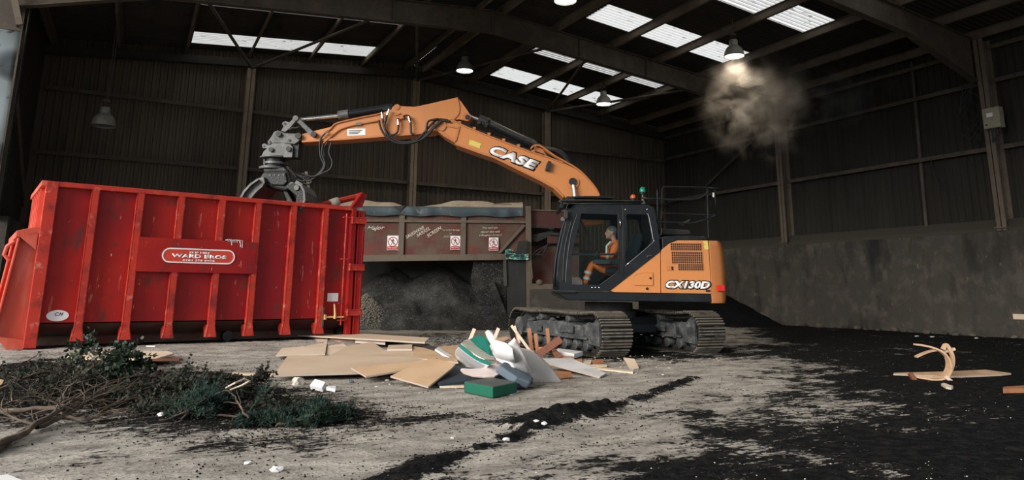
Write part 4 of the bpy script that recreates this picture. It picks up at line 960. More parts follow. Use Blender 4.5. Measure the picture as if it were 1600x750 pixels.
ep('rail_tag', 'paper', [(1113.5, 301), (1116, 301), (1116, 308), (1113.5, 308)], -.5, -.49)
etube('grab_handle', 'black', [(1031, 372), (1029.5, 368), (1033, 366), (1034, 356)], .018, VS)

# cab
CV0, CV1 = .18, 1.22
cab_out = [(871.5, 453), (870, 430), (872.5, 402), (878, 374), (884, 348), (890.5, 329), (897, 320.5), (907, 317.8), (1012, 319.5), (1020, 323), (1023.5, 330), (1030, 371), (1031.8, 392.5), (952.5, 454.3)]
win1 = [(908.5, 333.5), (965.8, 335.5), (966.5, 423), (937, 444.8), (911, 444.3), (896, 444.3), (892, 437), (891.5, 425), (894, 395)]
win2 = [(979, 334.5), (1010, 335.2), (1012.5, 338), (1018.6, 372), (1017.5, 378), (1012, 386), (977, 413.5)]
cab = ep('cab', 'black', cab_out, CV1-.06, CV1, holes=[win1, win2], bev=.006)
ep('cab_far_side', 'black', cab_out, CV0, CV0+.05, cab, holes=[win1, win2], pv=CV1)
# roof, back, front pillars
def cabstrip(name, mt, pts, v0=CV0, v1=CV1-.01): return ep(name, mt, pts, v0, v1, cab, pv=CV1)
cabstrip('roof', 'black', [(897, 321), (907, 318.5), (1012, 320), (1020, 324), (1021, 331), (1004, 326), (908, 325), (900, 328)])
cabstrip('back_wall', 'black', [(1021, 330), (1030, 372), (1031, 392), (1026, 397), (1022, 372), (1015, 332)])
cabstrip('cab_floor', 'black', [(872, 452.5), (872, 448), (950, 449), (956, 452), (952, 454)])
for v in (CV0+.03, CV1-.03):
    g = MB(); g.tube([et(x, y, CV1)*1 + Vector((0, v-CV1, 0)) for x, y in ((872.5, 452), (871.5, 430), (874, 402), (879.5, 374), (885.5, 348), (892, 329), (898, 322))], .035, 8); g.build('front_pillar', 'black', cab, smooth=True)
g = MB(); P_ = [(875, 447), (873.5, 430), (876, 402), (881.5, 374), (887.5, 348), (893.5, 332)]
for i in range(len(P_)-1):
    a_, b_ = et(*P_[i], CV1), et(*P_[i+1], CV1); g.slab([(a_.x, CV1-.05, a_.z), (a_.x, CV0+.05, a_.z), (b_.x, CV0+.05, b_.z), (b_.x, CV1-.05, b_.z)], (.008, 0, 0))
g.build('windscreen', 'glass', cab, smooth=True)
ep('door_glass', 'glass', [(907.5, 332.5), (967, 334.5), (967.5, 424), (938, 446), (895, 446), (890.5, 425), (893, 394)], CV1-.04, CV1-.03, cab, pv=CV1)
ep('rear_glass', 'glass', [(978, 333.5), (1012, 334.5), (1019.5, 372), (1018, 379), (977, 415)], CV1-.04, CV1-.03, cab, pv=CV1)
# door seams, strips, handles
for a_, b_, r_ in (((973.3, 322), (974, 432), .009), ((965.5, 334), (966.8, 424), .008), ((967, 424), (937, 446), .008)): etube('door_seal', 'dusty_black', [a_, b_], r_, CV1+.005, cab)
etube('window_seal', 'chrome', [(1010.5, 334), (1013.5, 338), (1020, 372), (1018.5, 380), (977, 415.5)], .006, CV1+.006, cab); 
etube('door_handle', 'chrome', [(968.8, 341.5), (969.2, 354.5)], .013, CV1+.03, cab)
for q in ((894, 332), (886, 365), (880, 395)): pass
etube('pillar_trim', 'grab', [(902, 334), (893, 362), (887.5, 395), (884.5, 425), (884, 441)], .006, CV1+.008, cab)
etube('pillar_trim', 'dusty_black', [(893, 345), (884, 380), (880.5, 410), (880, 440)], .012, CV1+.01, cab)
ep('lock_plate', 'dusty_black', [(894.5, 432.5), (906, 433.5), (910, 438), (910.5, 445), (894, 445)], CV1-.02, CV1+.012, cab, bev=.004)
g = MB()
for x in (925, 930.5, 936, 977, 1011): p = et(x, 449.2 if x < 950 else 327.5, CV1); g.ico(p, .014, sub=2)
g.build('screws', 'chrome', cab)
ep('side_handle', 'dusty_black', [(1010, 400.5), (1012, 398.8), (1019, 398.8), (1019, 400), (1013, 400.5), (1012, 403)], CV1, CV1+.03, cab)
# roof guard / awning bar and front guard
ep('roof_guard', 'black', [(874, 325), (876, 317), (882, 311), (1004, 313.5), (1006, 316), (906, 315.5), (884, 316.5), (880, 325)], CV0, CV1+.02, cab, bev=.008)
etube('roof_rail', 'dusty_black', [(878, 316.5), (884, 313), (1004, 314)], .010, CV1+.05, cab); etube('roof_rail', 'dusty_black', [(880, 318), (1003, 317.3)], .008, CV1+.05, cab)
ep('work_light', 'black', [(885, 308), (895, 307), (900, 312), (886, 313)], .9, 1.1, cab, bev=.01)
g = MB()
for k in range(8): a_ = et(888+k*9, 310.8-.8*math.sin(k/7*PI), .8); g.box(a_, (.10, .5, .03))
g.build('roof_hatch', 'black', cab)
mi = ep('mirror', 'dusty_black', [(881, 328), (885.5, 326.5), (888.5, 333), (888, 341), (884, 342.5), (881, 339)], CV1+.05, CV1+.12, cab, bev=.02)
etube('mirror_arm', 'black', [(884, 334), (886, 322), (890, 317)], .012, CV1+.08, cab); epin('horn', 'grab', (879, 342), .035, CV1, CV1+.06, cab)
# beacons
def beacon(px, py, lens, r_, hh_):
    p = et(px, py, .75); g = MB(); g.lathe([(0, 0), (r_*1.05, 0), (r_*1.05, .03), (r_*.9, .04)], c=p, n=20); b_ = g.build('beacon', 'black', ex, smooth='auto')
    g = MB(); g.lathe([(r_*.92, .035), (r_, hh_*.5), (r_*.85, hh_*.8), (r_*.5, hh_*.97), (0, hh_)], c=p, n=20); o = g.build('beacon_lens', lens, b_, smooth=True); return b_
beacon(989.5, 313, 'amber_l', .055, .11); bb = beacon(1004.3, 303.5, 'green_l', .06, .14); g = MB(); p = et(1004.5, 319, .75); q = et(1004.3, 303.5, .75); g.cyl(p, q, .022, 10); g.lathe([(0, 0), (.06, 0), (.03, .07), (0, .07)], c=p, n=14); g.build('beacon_stem', 'grab', bb)
# seat, console, levers, interior
ep('seat', 'seat', [(946, 428), (990, 428), (992, 420), (1000, 392), (1006, 368), (1000, 362), (992, 366), (984, 395), (978, 416), (946, 418)], .45, .95, cab, bev=.04)
ep('console', 'seat', [(930, 405), (966, 405), (968, 414), (932, 414)], .98, 1.1, cab, bev=.015)
ep('console', 'seat', [(930, 405), (966, 405), (968, 414), (932, 414)], .3, .42, cab, bev=.015)
for v in (1.0, .4): etube('joystick', 'rubber', [(934, 405), (933, 398), (934, 392)], .016, v, cab)
ep('door_pocket', 'greypanel', [(926, 406), (953, 407), (953, 412.5), (926, 412)], CV1-.055, CV1-.05, cab)
ep('door_armrest', 'rubber', [(893, 396), (966, 396), (966, 399), (893, 399)], CV1-.07, CV1-.05, cab)
etube('wiper', 'rubber', [(905, 340), (914, 358), (922, 378), (925, 392)], .014, .9, cab)

# operator
def skin_mesh(name, nodes, edges, mt, parent, sub=1, remesh=None, extra=None):
    me_ = bpy.data.meshes.new(name); me_.from_pydata([Vector(n_[0]) for n_ in nodes], edges, []); o = bpy.data.objects.new(name, me_); COL.objects.link(o)
    s_ = o.modifiers.new('skin', 'SKIN'); 
    for i, n_ in enumerate(nodes):
        sv = me_.skin_vertices[0].data[i]; r_ = n_[1]; sv.radius = r_ if isinstance(r_, tuple) else (r_, r_)
        sv.use_root = (i == 0)
    ss = o.modifiers.new('sub', 'SUBSURF'); ss.levels = sub; ss.render_levels = sub
    dg = bpy.context.evaluated_depsgraph_get(); dg.update(); m2 = bpy.data.meshes.new_from_object(o.evaluated_get(dg))
    bpy.data.objects.remove(o)
    if extra: 
        bm = bmesh.new(); bm.from_mesh(m2); t_ = bpy.data.meshes.new('t'); t_.from_pydata([tuple(v) for v in extra.v], [], extra.f); bm.from_mesh(t_); bm.to_mesh(m2); bm.free()
    m2.name = name; m2.materials.clear(); m2.materials.append(M[mt] if isinstance(mt, str) else mt)
    o = bpy.data.objects.new(name, m2); COL.objects.link(o)
    if parent is not None: o.parent = parent
    if remesh:
        r_ = o.modifiers.new('remesh', 'REMESH'); r_.mode = 'VOXEL'; r_.voxel_size = remesh; r_.use_smooth_shade = True
        s_ = o.modifiers.new('smooth', 'SMOOTH'); s_.factor = .5; s_.iterations = 2
    for p in m2.polygons: p.use_smooth = True
    return o
def T(px, py, v): return et(px, py, v)
PV = .70
hc = T(955, 364, PV)
nodes = [(T(966, 422, PV), (.15, .13)), (T(965, 405, PV), (.14, .12)), (T(963.5, 390, PV), (.16, .12)), (T(961, 380, PV), (.09, .07)), (T(958, 373.5, PV), (.055, .055)),
         (T(962.5, 386, PV+.19), .058), (T(955, 401, PV+.24), .042), (T(940, 399, PV+.22), .032), (T(934.5, 396.5, PV+.22), (.025, .035)),
         (T(962.5, 386, PV-.19), .058), (T(955, 401, PV-.24), .042), (T(940, 399, PV-.22), .032), (T(934.5, 396.5, PV-.22), (.025, .035)),
         (T(945, 421, PV+.12), .085), (T(925, 411, PV+.13), .065), (T(917, 434, PV+.13), .045), (T(914, 446, PV+.13), .038), (T(905, 448.5, PV+.13), .035),
         (T(945, 421, PV-.12), .085), (T(925, 411, PV-.13), .065), (T(917, 434, PV-.13), .045), (T(914, 446, PV-.13), .038), (T(905, 448.5, PV-.13), .035)]
edges = [(0, 1), (1, 2), (2, 3), (3, 4), (2, 5), (5, 6), (6, 7), (7, 8), (2, 9), (9, 10), (10, 11), (11, 12), (0, 13), (13, 14), (14, 15), (15, 16), (16, 17), (0, 18), (18, 19), (19, 20), (20, 21), (21, 22)]
xt = MB()
def ell(c, r, sq, sub=3): xt.ico(c, r, sq, sub=sub)
ell(hc+Vector((-.01, 0, .02)), .102, (1.02, .78, 1.05)); ell(hc+Vector((.035, 0, -.045)), .065, (1.0, .85, 1.1)); ell(hc+Vector((.105, 0, -.01)), .020, (1.1, .7, 1.5), 2); ell(hc+Vector((.085, 0, -.055)), .025, (1, 1.2, .8), 2); ell(hc+Vector((.08, 0, -.09)), .026, (1, 1.1, .8), 2)
ell(hc+Vector((.075, 0, .035)), .03, (.7, 1.9, .5), 2)
for s_ in (1, -1): ell(hc+Vector((-.015, .085*s_, -.005)), .03, (.7, .35, 1.1), 2)
xt.cyl(hc+Vector((-.02, 0, -.02)), T(960, 377, PV), .052, 14)
for s_ in (1, -1):
    h0 = T(934.5, 396.5, PV+.22*s_)
    for q in range(4): xt.tube([h0+Vector((.0, (-.03+.02*q)*s_, .0)), h0+Vector((.045, (-.03+.02*q)*s_, .006)), h0+Vector((.065, (-.03+.02*q)*s_, -.02)), h0+Vector((.055-.004*q, (-.03+.02*q)*s_, -.045))], [.010, .0095, .009, .008], 8)
    xt.tube([h0+Vector((-.01, -.03*s_, .0)), h0+Vector((.02, -.05*s_, -.01)), h0+Vector((.045, -.045*s_, -.02))], [.012, .011, .009], 8)
pw = skin_mesh('person', nodes, edges, 'skin', None, 1, .011, xt)
pw.location = EC; pw.rotation_euler = (0, 0, ER)
tag(pw, 'seated person in orange reflective workwear at the controls inside the excavator cab', 'person')
# jacket and trousers
def hivis(name, col, sc, ax, lo, hi, off=0.):
    m_ = mat(name, col, .75, spots=[((col[0]*.7, col[1]*.6, col[2]*.6), 8, .5, .7, None)]); return m_
M['hivis'] = mat('orange_workwear', (.85, .19, .04), .75, spots=[((.55, .11, .03), 6, .5, .7, None)]); M['reflect'] = mat('grey_reflective_tape', (.62, .62, .60), .4)
xt = MB()
xt.tube([T(967, 424, PV), T(966, 414, PV), T(964.5, 402, PV), T(963, 391, PV), T(962, 384, PV), T(960, 379, PV), T(959, 376, PV)], [.15, .155, .15, .165, .14, .09, .065], 20)
xt.ico(T(963, 389, PV), .17, (.85, 1.25, .8), sub=3)
for s_ in (1, -1): xt.tube([T(962.5, 385, PV+.17*s_), T(960, 392, PV+.215*s_), T(955, 401, PV+.235*s_), T(948, 400, PV+.23*s_), T(938, 398.3, PV+.22*s_)], [.075, .068, .058, .050, .040], 14)
jk = xt.build('jacket', 'hivis', pw, smooth=True); r_ = jk.modifiers.new('remesh', 'REMESH'); r_.mode = 'VOXEL'; r_.voxel_size = .012; r_.use_smooth_shade = True
Tn = [(nodes[i][0], tuple(a+.014 for a in (nodes[i][1] if isinstance(nodes[i][1], tuple) else (nodes[i][1],)*2))) for i in (0, 13, 14, 15, 16, 18, 19, 20, 21)]
skin_mesh('trousers', Tn, [(0, 1), (1, 2), (2, 3), (3, 4), (0, 5), (5, 6), (6, 7), (7, 8)], 'hivis', pw, 1, .012)
g = MB()
for (a_, b_, r0) in (((919.5, 424, PV+.13), (918.6, 428, PV+.13), .075), ((917.3, 433, PV+.13), (916.3, 437, PV+.13), .066)): g.cyl(T(*a_), T(*b_), r0, 18)
g.cyl(T(951, 400.6, PV+.235), T(947.5, 400, PV+.232), .059, 16); g.tube([T(959, 378, PV+.10)+Vector((.06, .05, 0)), T(956, 385, PV+.12)+Vector((.10, .03, 0)), T(955, 396, PV+.12)+Vector((.09, .03, 0))], .022, 8)
g.build('reflective_tape', 'reflect', pw, smooth='auto')
xt = MB(); ell(hc+Vector((-.022, 0, .035)), .104, (1.0, .82, 1.0)); xt.build('hair', 'hair', pw, smooth=True)
for s_ in (1, -1):
    g = MB(); c = T(909, 447, PV+.13*s_); g.slab([c+Vector((x_, 0, z_)) for x_, z_ in ((-.13, -.05), (.16, -.05), (.17, -.01), (.08, .035), (-.02, .08), (-.12, .08))], (0, -.09, 0)); g.build('boot', 'rubber', pw, bev=.02)

# boom
BM = -.02
boom_o = [(675, 192), (677, 186), (681, 184.4), (694, 184.8), (706.7, 187), (728, 197.5), (760, 210.5), (800, 226), (826.7, 236), (853.3, 244.2), (880, 254), (901.3, 264.7), (914, 274), (925, 285), (933.3, 297), (938, 307.3), (942, 325), (944, 350), (915, 352), (902, 330), (892, 316), (881, 307.5), (866.7, 293), (848, 282), (810.7, 263.8), (773.3, 245.5), (741, 234.5), (712, 223.8), (693, 212.7), (681, 203)]
boom = ep('boom', 'orange', boom_o, -.20, .20, bev=.012)
ep('boom_bottom_plate', 'orange_d', [(712, 222.8), (741, 233.5), (773.3, 244.5), (810.7, 262.8), (848, 281), (866.7, 292), (881, 306.5), (880, 309), (865.7, 295), (847, 284.2), (810, 266), (773, 247.7), (740.7, 236.7), (711, 226)], -.24, .24, boom)
ep('boom_top_plate', 'orange_d', [(706.7, 186.2), (728, 196.7), (760, 209.7), (800, 225.2), (826.7, 235.2), (853.3, 243.4), (880, 253.2), (880, 255.2), (853.3, 245.4), (826.7, 237.2), (800, 227.2), (760, 211.7), (728, 198.7), (706.7, 188.4)], -.23, .23, boom)
ep('fork_rib', 'orange_d', [(716, 197), (719, 197), (713, 220), (709.5, 219)], .2, .225, boom); ep('fork_rib', 'orange_d', [(683, 193), (700, 195), (717, 199), (716.5, 201), (698, 197.5), (684, 195.5)], .2, .225, boom); ep('fork_rib', 'orange_d', [(681, 203), (683, 200), (712, 219), (711, 222)], .2, .23, boom)
epin('pin_boss', 'orange_d', (688, 196), .12, -.23, .23, boom); epin('pin_boss', 'orange', (895, 284.5), .125, -.22, .23, boom, 28); epin('pin_head', 'rubber', (895, 283.5), .075, -.26, .27, boom, 24)
ecyl('lift_cylinder', 'black', (899.5, 330), (898.5, 309), .075, .36, boom); ecyl('lift_rod', 'chrome', (898.5, 312), (895.6, 289), .035, .30, boom); ecyl('lift_cylinder', 'black', (899.5, 335), (895.5, 300), .07, -.34, boom)
# fittings along the boom
etube('steel_pipe', 'orange_d', [(829, 233), (834, 228), (840, 227), (848, 230), (866, 243), (884, 253), (905, 266), (922, 283), (932, 296), (937, 306)], .020, .20, boom)
etube('steel_pipe', 'orange_d', [(835, 229), (850, 234), (873, 249), (896, 260), (912, 273), (924, 287)], .018, .10, boom)
ep('cylinder_bracket', 'orange_d', [(830, 238), (836, 230), (846, 230), (856, 245)], -.12, .12, boom, bev=.01)
ep('work_light', 'rubber', [(856.5, 251), (861.5, 252.5), (860, 260), (858.5, 266.5), (851.8, 266), (853, 259)], .22, .32, boom, bev=.01)
ep('warning_sticker', 'yellow', [(734, 218), (752, 224.5), (750, 232), (732.5, 225.8)], .2, .206, boom)
ett('CASE', 759.3, 240.3, 833.8, 268.2, 18.8, .204, 'outline', boom, up=.08, bold=.085, depth=.004)
ett('CASE', 761.3, 238.8, 832.6, 265.4, 15.0, .210, 'white', boom, up=.08, bold=.055, depth=.004)
etube('hose', 'rubber', [(705, 187), (730, 196), (770, 212), (810, 228), (850, 242)], .018, .16, boom)
for k in range(6): p = et(718+k*23, 191.5+k*9, .21); g = MB(); g.box(p, (.06, .04, .05)); g.build('hose_clamp', 'orange_d', boom)
# stick cylinder
cyl = ecyl('cylinder_barrel', 'black', (764, 193.5), (836, 228), .088, 0, boom); ecyl('cylinder_gland', 'dusty_black', (748, 186.5), (764, 193.5), .105, 0, boom); ecyl('cylinder_rod', 'chrome', (732, 180.5), (748, 186.5), .04, 0, boom)
g = MB(); rr = random.Random(3)
for k in range(14): c = et(747+rr.random()*18, 186+rr.random()*9, rr.uniform(-.1, .1)); g.ico(c, .05, seed=k)
g.build('gland_fittings', 'dusty_black', boom)
for dv, dy in ((.07, -1), (-.05, -3.2), (.11, 2)): etube('steel_pipe', 'dusty_black', [(765, 190+dy), (790, 203+dy), (815, 214+dy), (833, 222+dy), (838, 226+dy)], .018, dv, boom)
for dy in (0, 3, 5.5): etube('hose', 'rubber', [(822, 216+dy*.5), (848, 229+dy*.4), (868, 233+dy*.5), (882, 240+dy), (891, 254+dy), (893, 260)], .022, .03*dy-.05, boom)

# stick
stick_o = [(471.4, 209.5), (471.4, 221), (500, 219), (536.7, 217), (598, 212.2), (644, 209.3), (682.4, 205), (692, 200), (700, 192), (708, 188), (717.6, 186.6), (729.6, 189), (735, 186.8), (736, 182.5), (731, 173), (720.8, 159), (714.2, 152), (692, 157), (669.6, 162.2), (647, 166.8), (628, 165.6), (618, 163.7), (613.6, 166.4), (611.5, 171), (595.4, 176.7), (558, 184.7), (526, 192.7), (515.4, 198.5), (494, 203.6)]
SV = .15
stick = ep('stick', 'orange', stick_o, -SV, SV, bev=.01)
ep('stick_edge', 'orange_d', [(471.4, 219.5), (500, 217.5), (536.7, 215.5), (598, 210.8), (644, 208), (680, 203.8), (681, 206), (644, 210.8), (598, 213.8), (536.7, 218.5), (500, 220.6), (471.4, 222.4)], -SV-.03, SV+.03, stick)
etube('weld_rib', 'orange_d', [(714, 152.5), (717.5, 166), (716.5, 178), (708, 187.5)], .022, SV, stick)
epin('pin_boss', 'orange_d', (729.5, 182.5), .085, -SV-.03, SV+.03, stick); epin('pin_head', 'rubber', (730.5, 183), .05, -SV-.05, SV+.05, stick)
epin('pin_boss', 'orange_d', (620, 167), .06, -SV-.02, SV+.02, stick)
ep('name_plate', 'white', [(542.5, 201.5), (571, 200.8), (571, 211), (542.5, 212)], SV, SV+.006, stick)
g = MB()
for k in range(3): a_, b_ = et(545, 204.3+k*2.4, SV+.008), et(566-3*k, 203.6+k*2.4, SV+.008); g.beam(a_, b_, .003, .016, up=(0, 0, 1))
g.build('plate_print', 'greypanel', stick)
etube('steel_pipe', 'orange_d', [(510, 206), (517, 201), (520, 197), (528, 192), (560, 184.5), (590, 178.5), (597, 175.5)], .018, SV+.02, stick)
etube('steel_pipe', 'orange_d', [(505, 224), (520, 211), (533, 201.5), (555, 195), (580, 190.5), (592, 188.5)], .018, SV+.03, stick)
ep('pipe_clamp', 'grab', [(555, 192), (564, 191), (565, 195), (556, 196)], SV, SV+.05, stick); ep('valve_block', 'orange_d', [(616, 185), (624, 182), (631, 181), (631, 185), (618, 188)], SV, SV+.07, stick, bev=.01)
ep('pipe_clamp', 'orange_d', [(617, 178.5), (625, 176), (625.5, 178), (618, 180.5)], SV, SV+.03, stick)
HS = [[(597, 176), (598.5, 190), (602, 202), (613, 216), (630, 222), (650, 219), (663, 207), (676, 192), (684, 186.5), (700, 188)],
      [(607, 171), (603, 186), (601, 200), (612, 219), (632, 224.5), (655, 220), (672, 204), (688, 189.5), (704, 190)],
      [(592, 188), (595, 200), (603, 213), (620, 223), (640, 223.5), (662, 216), (680, 198), (690, 190)],
      [(622, 185), (622.5, 196), (621, 206), (614, 211), (603, 211)], [(630, 181.5), (638, 181), (641, 188), (642, 200), (642.5, 207), (646, 211)], [(666, 207), (667, 195), (671, 188.5), (684, 186)]]
for k, h_ in enumerate(HS): etube('hose', 'rubber', h_, .022, SV+.08+.02*(k % 3), stick)
for a_, b_ in (((596.7, 176), (597.8, 185)), ((608, 171), (604.5, 180)), ((622, 187), (622.3, 195)), ((638.5, 182.5), (641, 191))): ecyl('hose_fitting', 'chrome', a_, b_, .024, SV+.10, stick, 10)
# tool cylinder
ecyl('cylinder_barrel', 'black', (545, 178.6), (612, 168.2), .082, .0, stick); ecyl('cylinder_gland', 'grab', (529, 181), (545, 178.3), .10, 0, stick); ecyl('cylinder_rod', 'chrome', (467, 187.5), (530, 180.8), .04, 0, stick)
ep('cylinder_end', 'black', [(593, 167.5), (606, 165), (611.5, 166), (611, 172.5), (600, 173)], -.1, .1, stick, bev=.01)
# links
ep('link_arm', 'grab', [(457.5, 184), (461.5, 180.2), (466, 183.5), (493, 208.5), (490, 213.5), (485.5, 212.5)], SV+.02, SV+.07, stick, bev=.008); ep('link_arm', 'grab', [(457.5, 184), (461.5, 180.2), (466, 183.5), (493, 208.5), (490, 213.5), (485.5, 212.5)], -SV-.07, -SV-.02, stick, bev=.008)
epin('pin_head', 'grab', (461.5, 184.5), .055, -.25, .25, stick); epin('pin_head', 'rubber', (489.5, 209.5), .055, -.25, .25, stick)
ep('link_plate', 'grab', [(439, 205), (443, 197), (440.5, 194), (442, 190.5), (446, 189), (452, 191), (459, 184.5), (463.5, 188), (454, 199), (446, 206)], .06, .12, stick, bev=.006); ep('link_plate', 'grab', [(439, 205), (443, 197), (440.5, 194), (442, 190.5), (446, 189), (452, 191), (459, 184.5), (463.5, 188), (454, 199), (446, 206)], -.12, -.06, stick, bev=.006)
epin('pin_hole', 'outline', (445.3, 193.6), .028, .12, .125, stick)

# sorting grab
gb = ep('sorting_grab', 'grab', [(424, 213), (428, 206), (434, 203.5), (441, 206), (446, 208.5), (466, 208.5), (471, 212), (470, 217), (466, 221), (460, 225), (444, 223.5), (430, 223), (421.5, 225), (417.5, 222), (421, 217)], .13, .19, bev=.008)
ep('hitch_plate', 'grab', [(424, 213), (428, 206), (434, 203.5), (441, 206), (446, 208.5), (466, 208.5), (471, 212), (470, 217), (466, 221), (460, 225), (444, 223.5), (430, 223), (421.5, 225), (417.5, 222), (421, 217)], -.19, -.13, gb, bev=.008)
ep('hitch_core', 'grab_d', [(424, 214), (434, 206), (466, 210), (468, 218), (465, 246), (414, 245), (418, 224)], -.13, .13, gb)
for v0, v1 in ((.14, .2), (-.2, -.14)): ep('adapter_plate', 'grab', [(409, 226), (413, 223.5), (417, 226), (421, 227), (427, 223.5), (440, 223), (454, 225), (458, 231), (456.5, 246), (407.5, 245.5), (412, 236), (417, 232), (410, 231.5)], v0, v1, gb, bev=.008)
for c, r_ in (((434.8, 209), .055), ((465.5, 212), .06), ((423, 233.5), .045), ((450.5, 232.5), .05)): epin('pin_head', 'rubber', c, r_, .15, .25, gb)
for c, r_ in (((452.3, 219), .026), ((421.8, 221.5), .02), ((412.8, 228), .02)): epin('pin_hole', 'outline', c, r_, .19, .206, gb)
def edisc(name, mt, c, r_, h_, n=28, sq=1.0, parent=gb):
    p = et(c[0], c[1], 0); g = MB(); g.lathe([(0, -h_/2), (r_, -h_/2), (r_, h_/2), (0, h_/2)], c=p, n=n); return g.build(name, mt, parent, smooth='auto', bev=.005)
edisc('top_flange', 'grab', (430.5, 247.3), .30, .035); edisc('rotator', 'grab_d', (430, 254.5), .20, .15); edisc('slew_ring', 'grab', (426.5, 263.5), .27, .05); edisc('rotator_cap', 'grab', (430, 256), .23, .05)
ecyl('bolt', 'grab', (413, 249), (413.5, 260), .018, .15, gb, 8)
ep('grab_body', 'grab_d', [(412, 267), (450, 266), (455, 280), (456, 292), (448, 299), (436, 297), (420, 293), (411, 291), (404, 284), (407, 274)], -.28, .28, gb, bev=.05)
ep('body_cover', 'grab_d', [(418, 270), (446, 269), (449, 284), (443, 290), (424, 289), (416, 282)], .28, .33, gb, bev=.02)
ep('body_neck', 'grab_d', [(411, 262), (444, 261), (450, 268), (412, 269)], -.2, .2, gb, bev=.02)
for k in range(4): epin('bolt', 'grab', (422+k*7, 273.5), .016, .33, .345, gb, 8)
# jaws: curved shells with slats
def jaw(out, inn, name):
    j = ep(name, 'grab', out, -.42, .42, gb, bev=.01)
    return j
lj = [(412, 276), (404, 278), (392, 286), (380, 299), (375.5, 308), (376, 322), (379, 330), (384, 330), (390, 313), (400, 301), (410, 292), (414, 285)]
jaw(lj, None, 'jaw')
ep('jaw_shell', 'grab', [(402, 279), (392, 286), (380, 299), (375, 308), (375, 332), (377.5, 332), (378, 309), (382, 300.5), (393, 288.5), (404, 281)], -.52, .52, gb)
for k in range(9): v = -.48+k*.12; ep('jaw_tooth', 'grab', [(392, 285), (380, 298), (374.5, 308), (375, 330), (377, 330), (377, 309), (381.5, 299.5), (393, 287)], v-.014, v+.014, gb)
rj = [(446, 292), (455, 286), (462, 284), (470, 290), (474.5, 300), (475, 312), (468, 325), (458, 330), (456, 330), (462, 316), (463, 306), (456, 300)]
ep('jaw', 'grab_d', rj, -.38, .38, gb, bev=.01); ep('jaw_shell', 'grab', [(462, 282.5), (471, 288), (476, 299), (477, 313), (470, 327), (467.5, 326), (474, 312), (473.5, 300), (469, 291), (461, 286)], -.46, .46, gb)
for k in range(8): v = -.42+k*.12; ep('jaw_tooth', 'grab', [(463, 281.5), (472, 287), (477.5, 298.5), (478.5, 313.5), (472, 327), (470, 326), (476, 313), (475.5, 300), (470.5, 290), (462, 284)], v-.012, v+.012, gb)
ep('jaw_link', 'grab_d', [(441, 297), (447, 294), (458, 315), (460, 330), (448, 330), (447, 312)], -.15, .2, gb, bev=.02); epin('pin_head', 'grab', (409, 287), .05, .25, .34, gb); epin('pin_head', 'grab', (456, 289), .06, .25, .34, gb); epin('pin_head', 'grab', (463, 293), .05, .36, .42, gb)
# grab hoses
for k, h_ in enumerate([[(511, 206), (503, 214), (499.5, 226), (501, 245), (506, 258), (500, 270), (485, 277), (468, 274), (455, 266), (448, 260)], [(512, 222), (506, 232), (507, 248), (505, 262), (494, 274), (478, 279), (462, 272), (452, 262)],
                         [(505, 224), (503, 240), (508, 256), (503, 268), (488, 280), (473, 283), (465, 280)], [(518, 222), (514, 238), (519, 252), (516, 264), (505, 270), (488, 276), (472, 271)], [(468, 198), (463, 200), (457, 200), (452, 203)], [(470, 274), (478, 282), (487, 283), (482, 288), (474, 286)]]):
    etube('hose', 'rubber', h_, .019, SV+.06+.025*k, gb)
for a_, b_ in (((450, 262), (463, 276)), ((508, 208), (513, 204))): ecyl('hose_fitting', 'chrome', a_, b_, .022, SV+.12, gb, 8)

# ------------------------------------------------------------ broken furniture and boards
def board(name, m, pts, th, label, cat, group=None, bev=.0, mt2=None):
    """pts: (px, py, height of the top face above the floor datum)"""
    P_ = [gp(x, y, z) for x, y, z in pts]; g = MB(); A_ = np.array(P_); c0_ = A_.mean(0); _, _, vt = np.linalg.svd(A_-c0_); n = Vector(vt[2])
    if n.z < 0: n = -n
    P_ = [onplane(x, y, Vector(c0_), n) for x, y, z in pts]     # one true plane through the measured corners
    g.slab(P_, -n*th); o = g.build(name, m, center=True, bev=bev); 
    if mt2:
        o.data.materials.append(M[mt2])
        for p in o.data.polygons:
            if p.index >= 2: p.material_index = 1
    tag(o, label, cat, group); return o
def stick(name, m, a, b_, w_, h_, label, cat, group=None):
    A_, B_ = gp(*a), gp(*b_) if len(b_) == 3 else None
    g = MB(); g.beam(A_, B_, w_, h_); o = g.build(name, m, center=True, bev=.002); tag(o, label, cat, group); return o
def vstick(name, m, a, b_, za, w_, h_, label, cat, group=None):
    """stick standing up: a = foot pixel at height za, b_ = tip pixel, tip in the vertical plane across the view through the foot"""
    A_ = gp(a[0], a[1], za); nrm = Vector((math.sin(YAW), math.cos(YAW), 0)); B_ = onplane(b_[0], b_[1], A_, nrm)
    g = MB(); g.beam(A_, B_, w_, h_, up=(nrm.x, nrm.y, 0)); o = g.build(name, m, center=True, bev=.002); tag(o, label, cat, group); return o
GB = None
board('chipboard_panel', 'chip3', [(428, 584, .03), (452, 556, .06), (700, 558, .06), (682, 579, .03)], .02, 'pale board lying flat at the bottom of the brown board pile', 'board', GB)
board('chipboard_panel', 'chip3', [(431, 555, .10), (454, 528, .12), (512, 529, .14), (508, 553, .12)], .018, 'pale board with a torn right edge under the long top plank', 'board', GB, mt2='edge')
board('chipboard_panel', 'chip3', [(509, 554, .10), (514, 531, .12), (530, 532, .14), (547, 544, .12), (560, 553, .11)], .018, 'small pale board with a ragged peak beside the torn one', 'board', GB, mt2='edge')
board('chipboard_panel', 'chip', [(500, 563, .10), (545, 540, .14), (581, 534, .19), (600, 546, .15), (646, 548, .13), (720, 562, .13), (700, 572, .10)], .018, 'wide brown board with a pointed top corner in the middle of the pile', 'board', GB, mt2='edge')
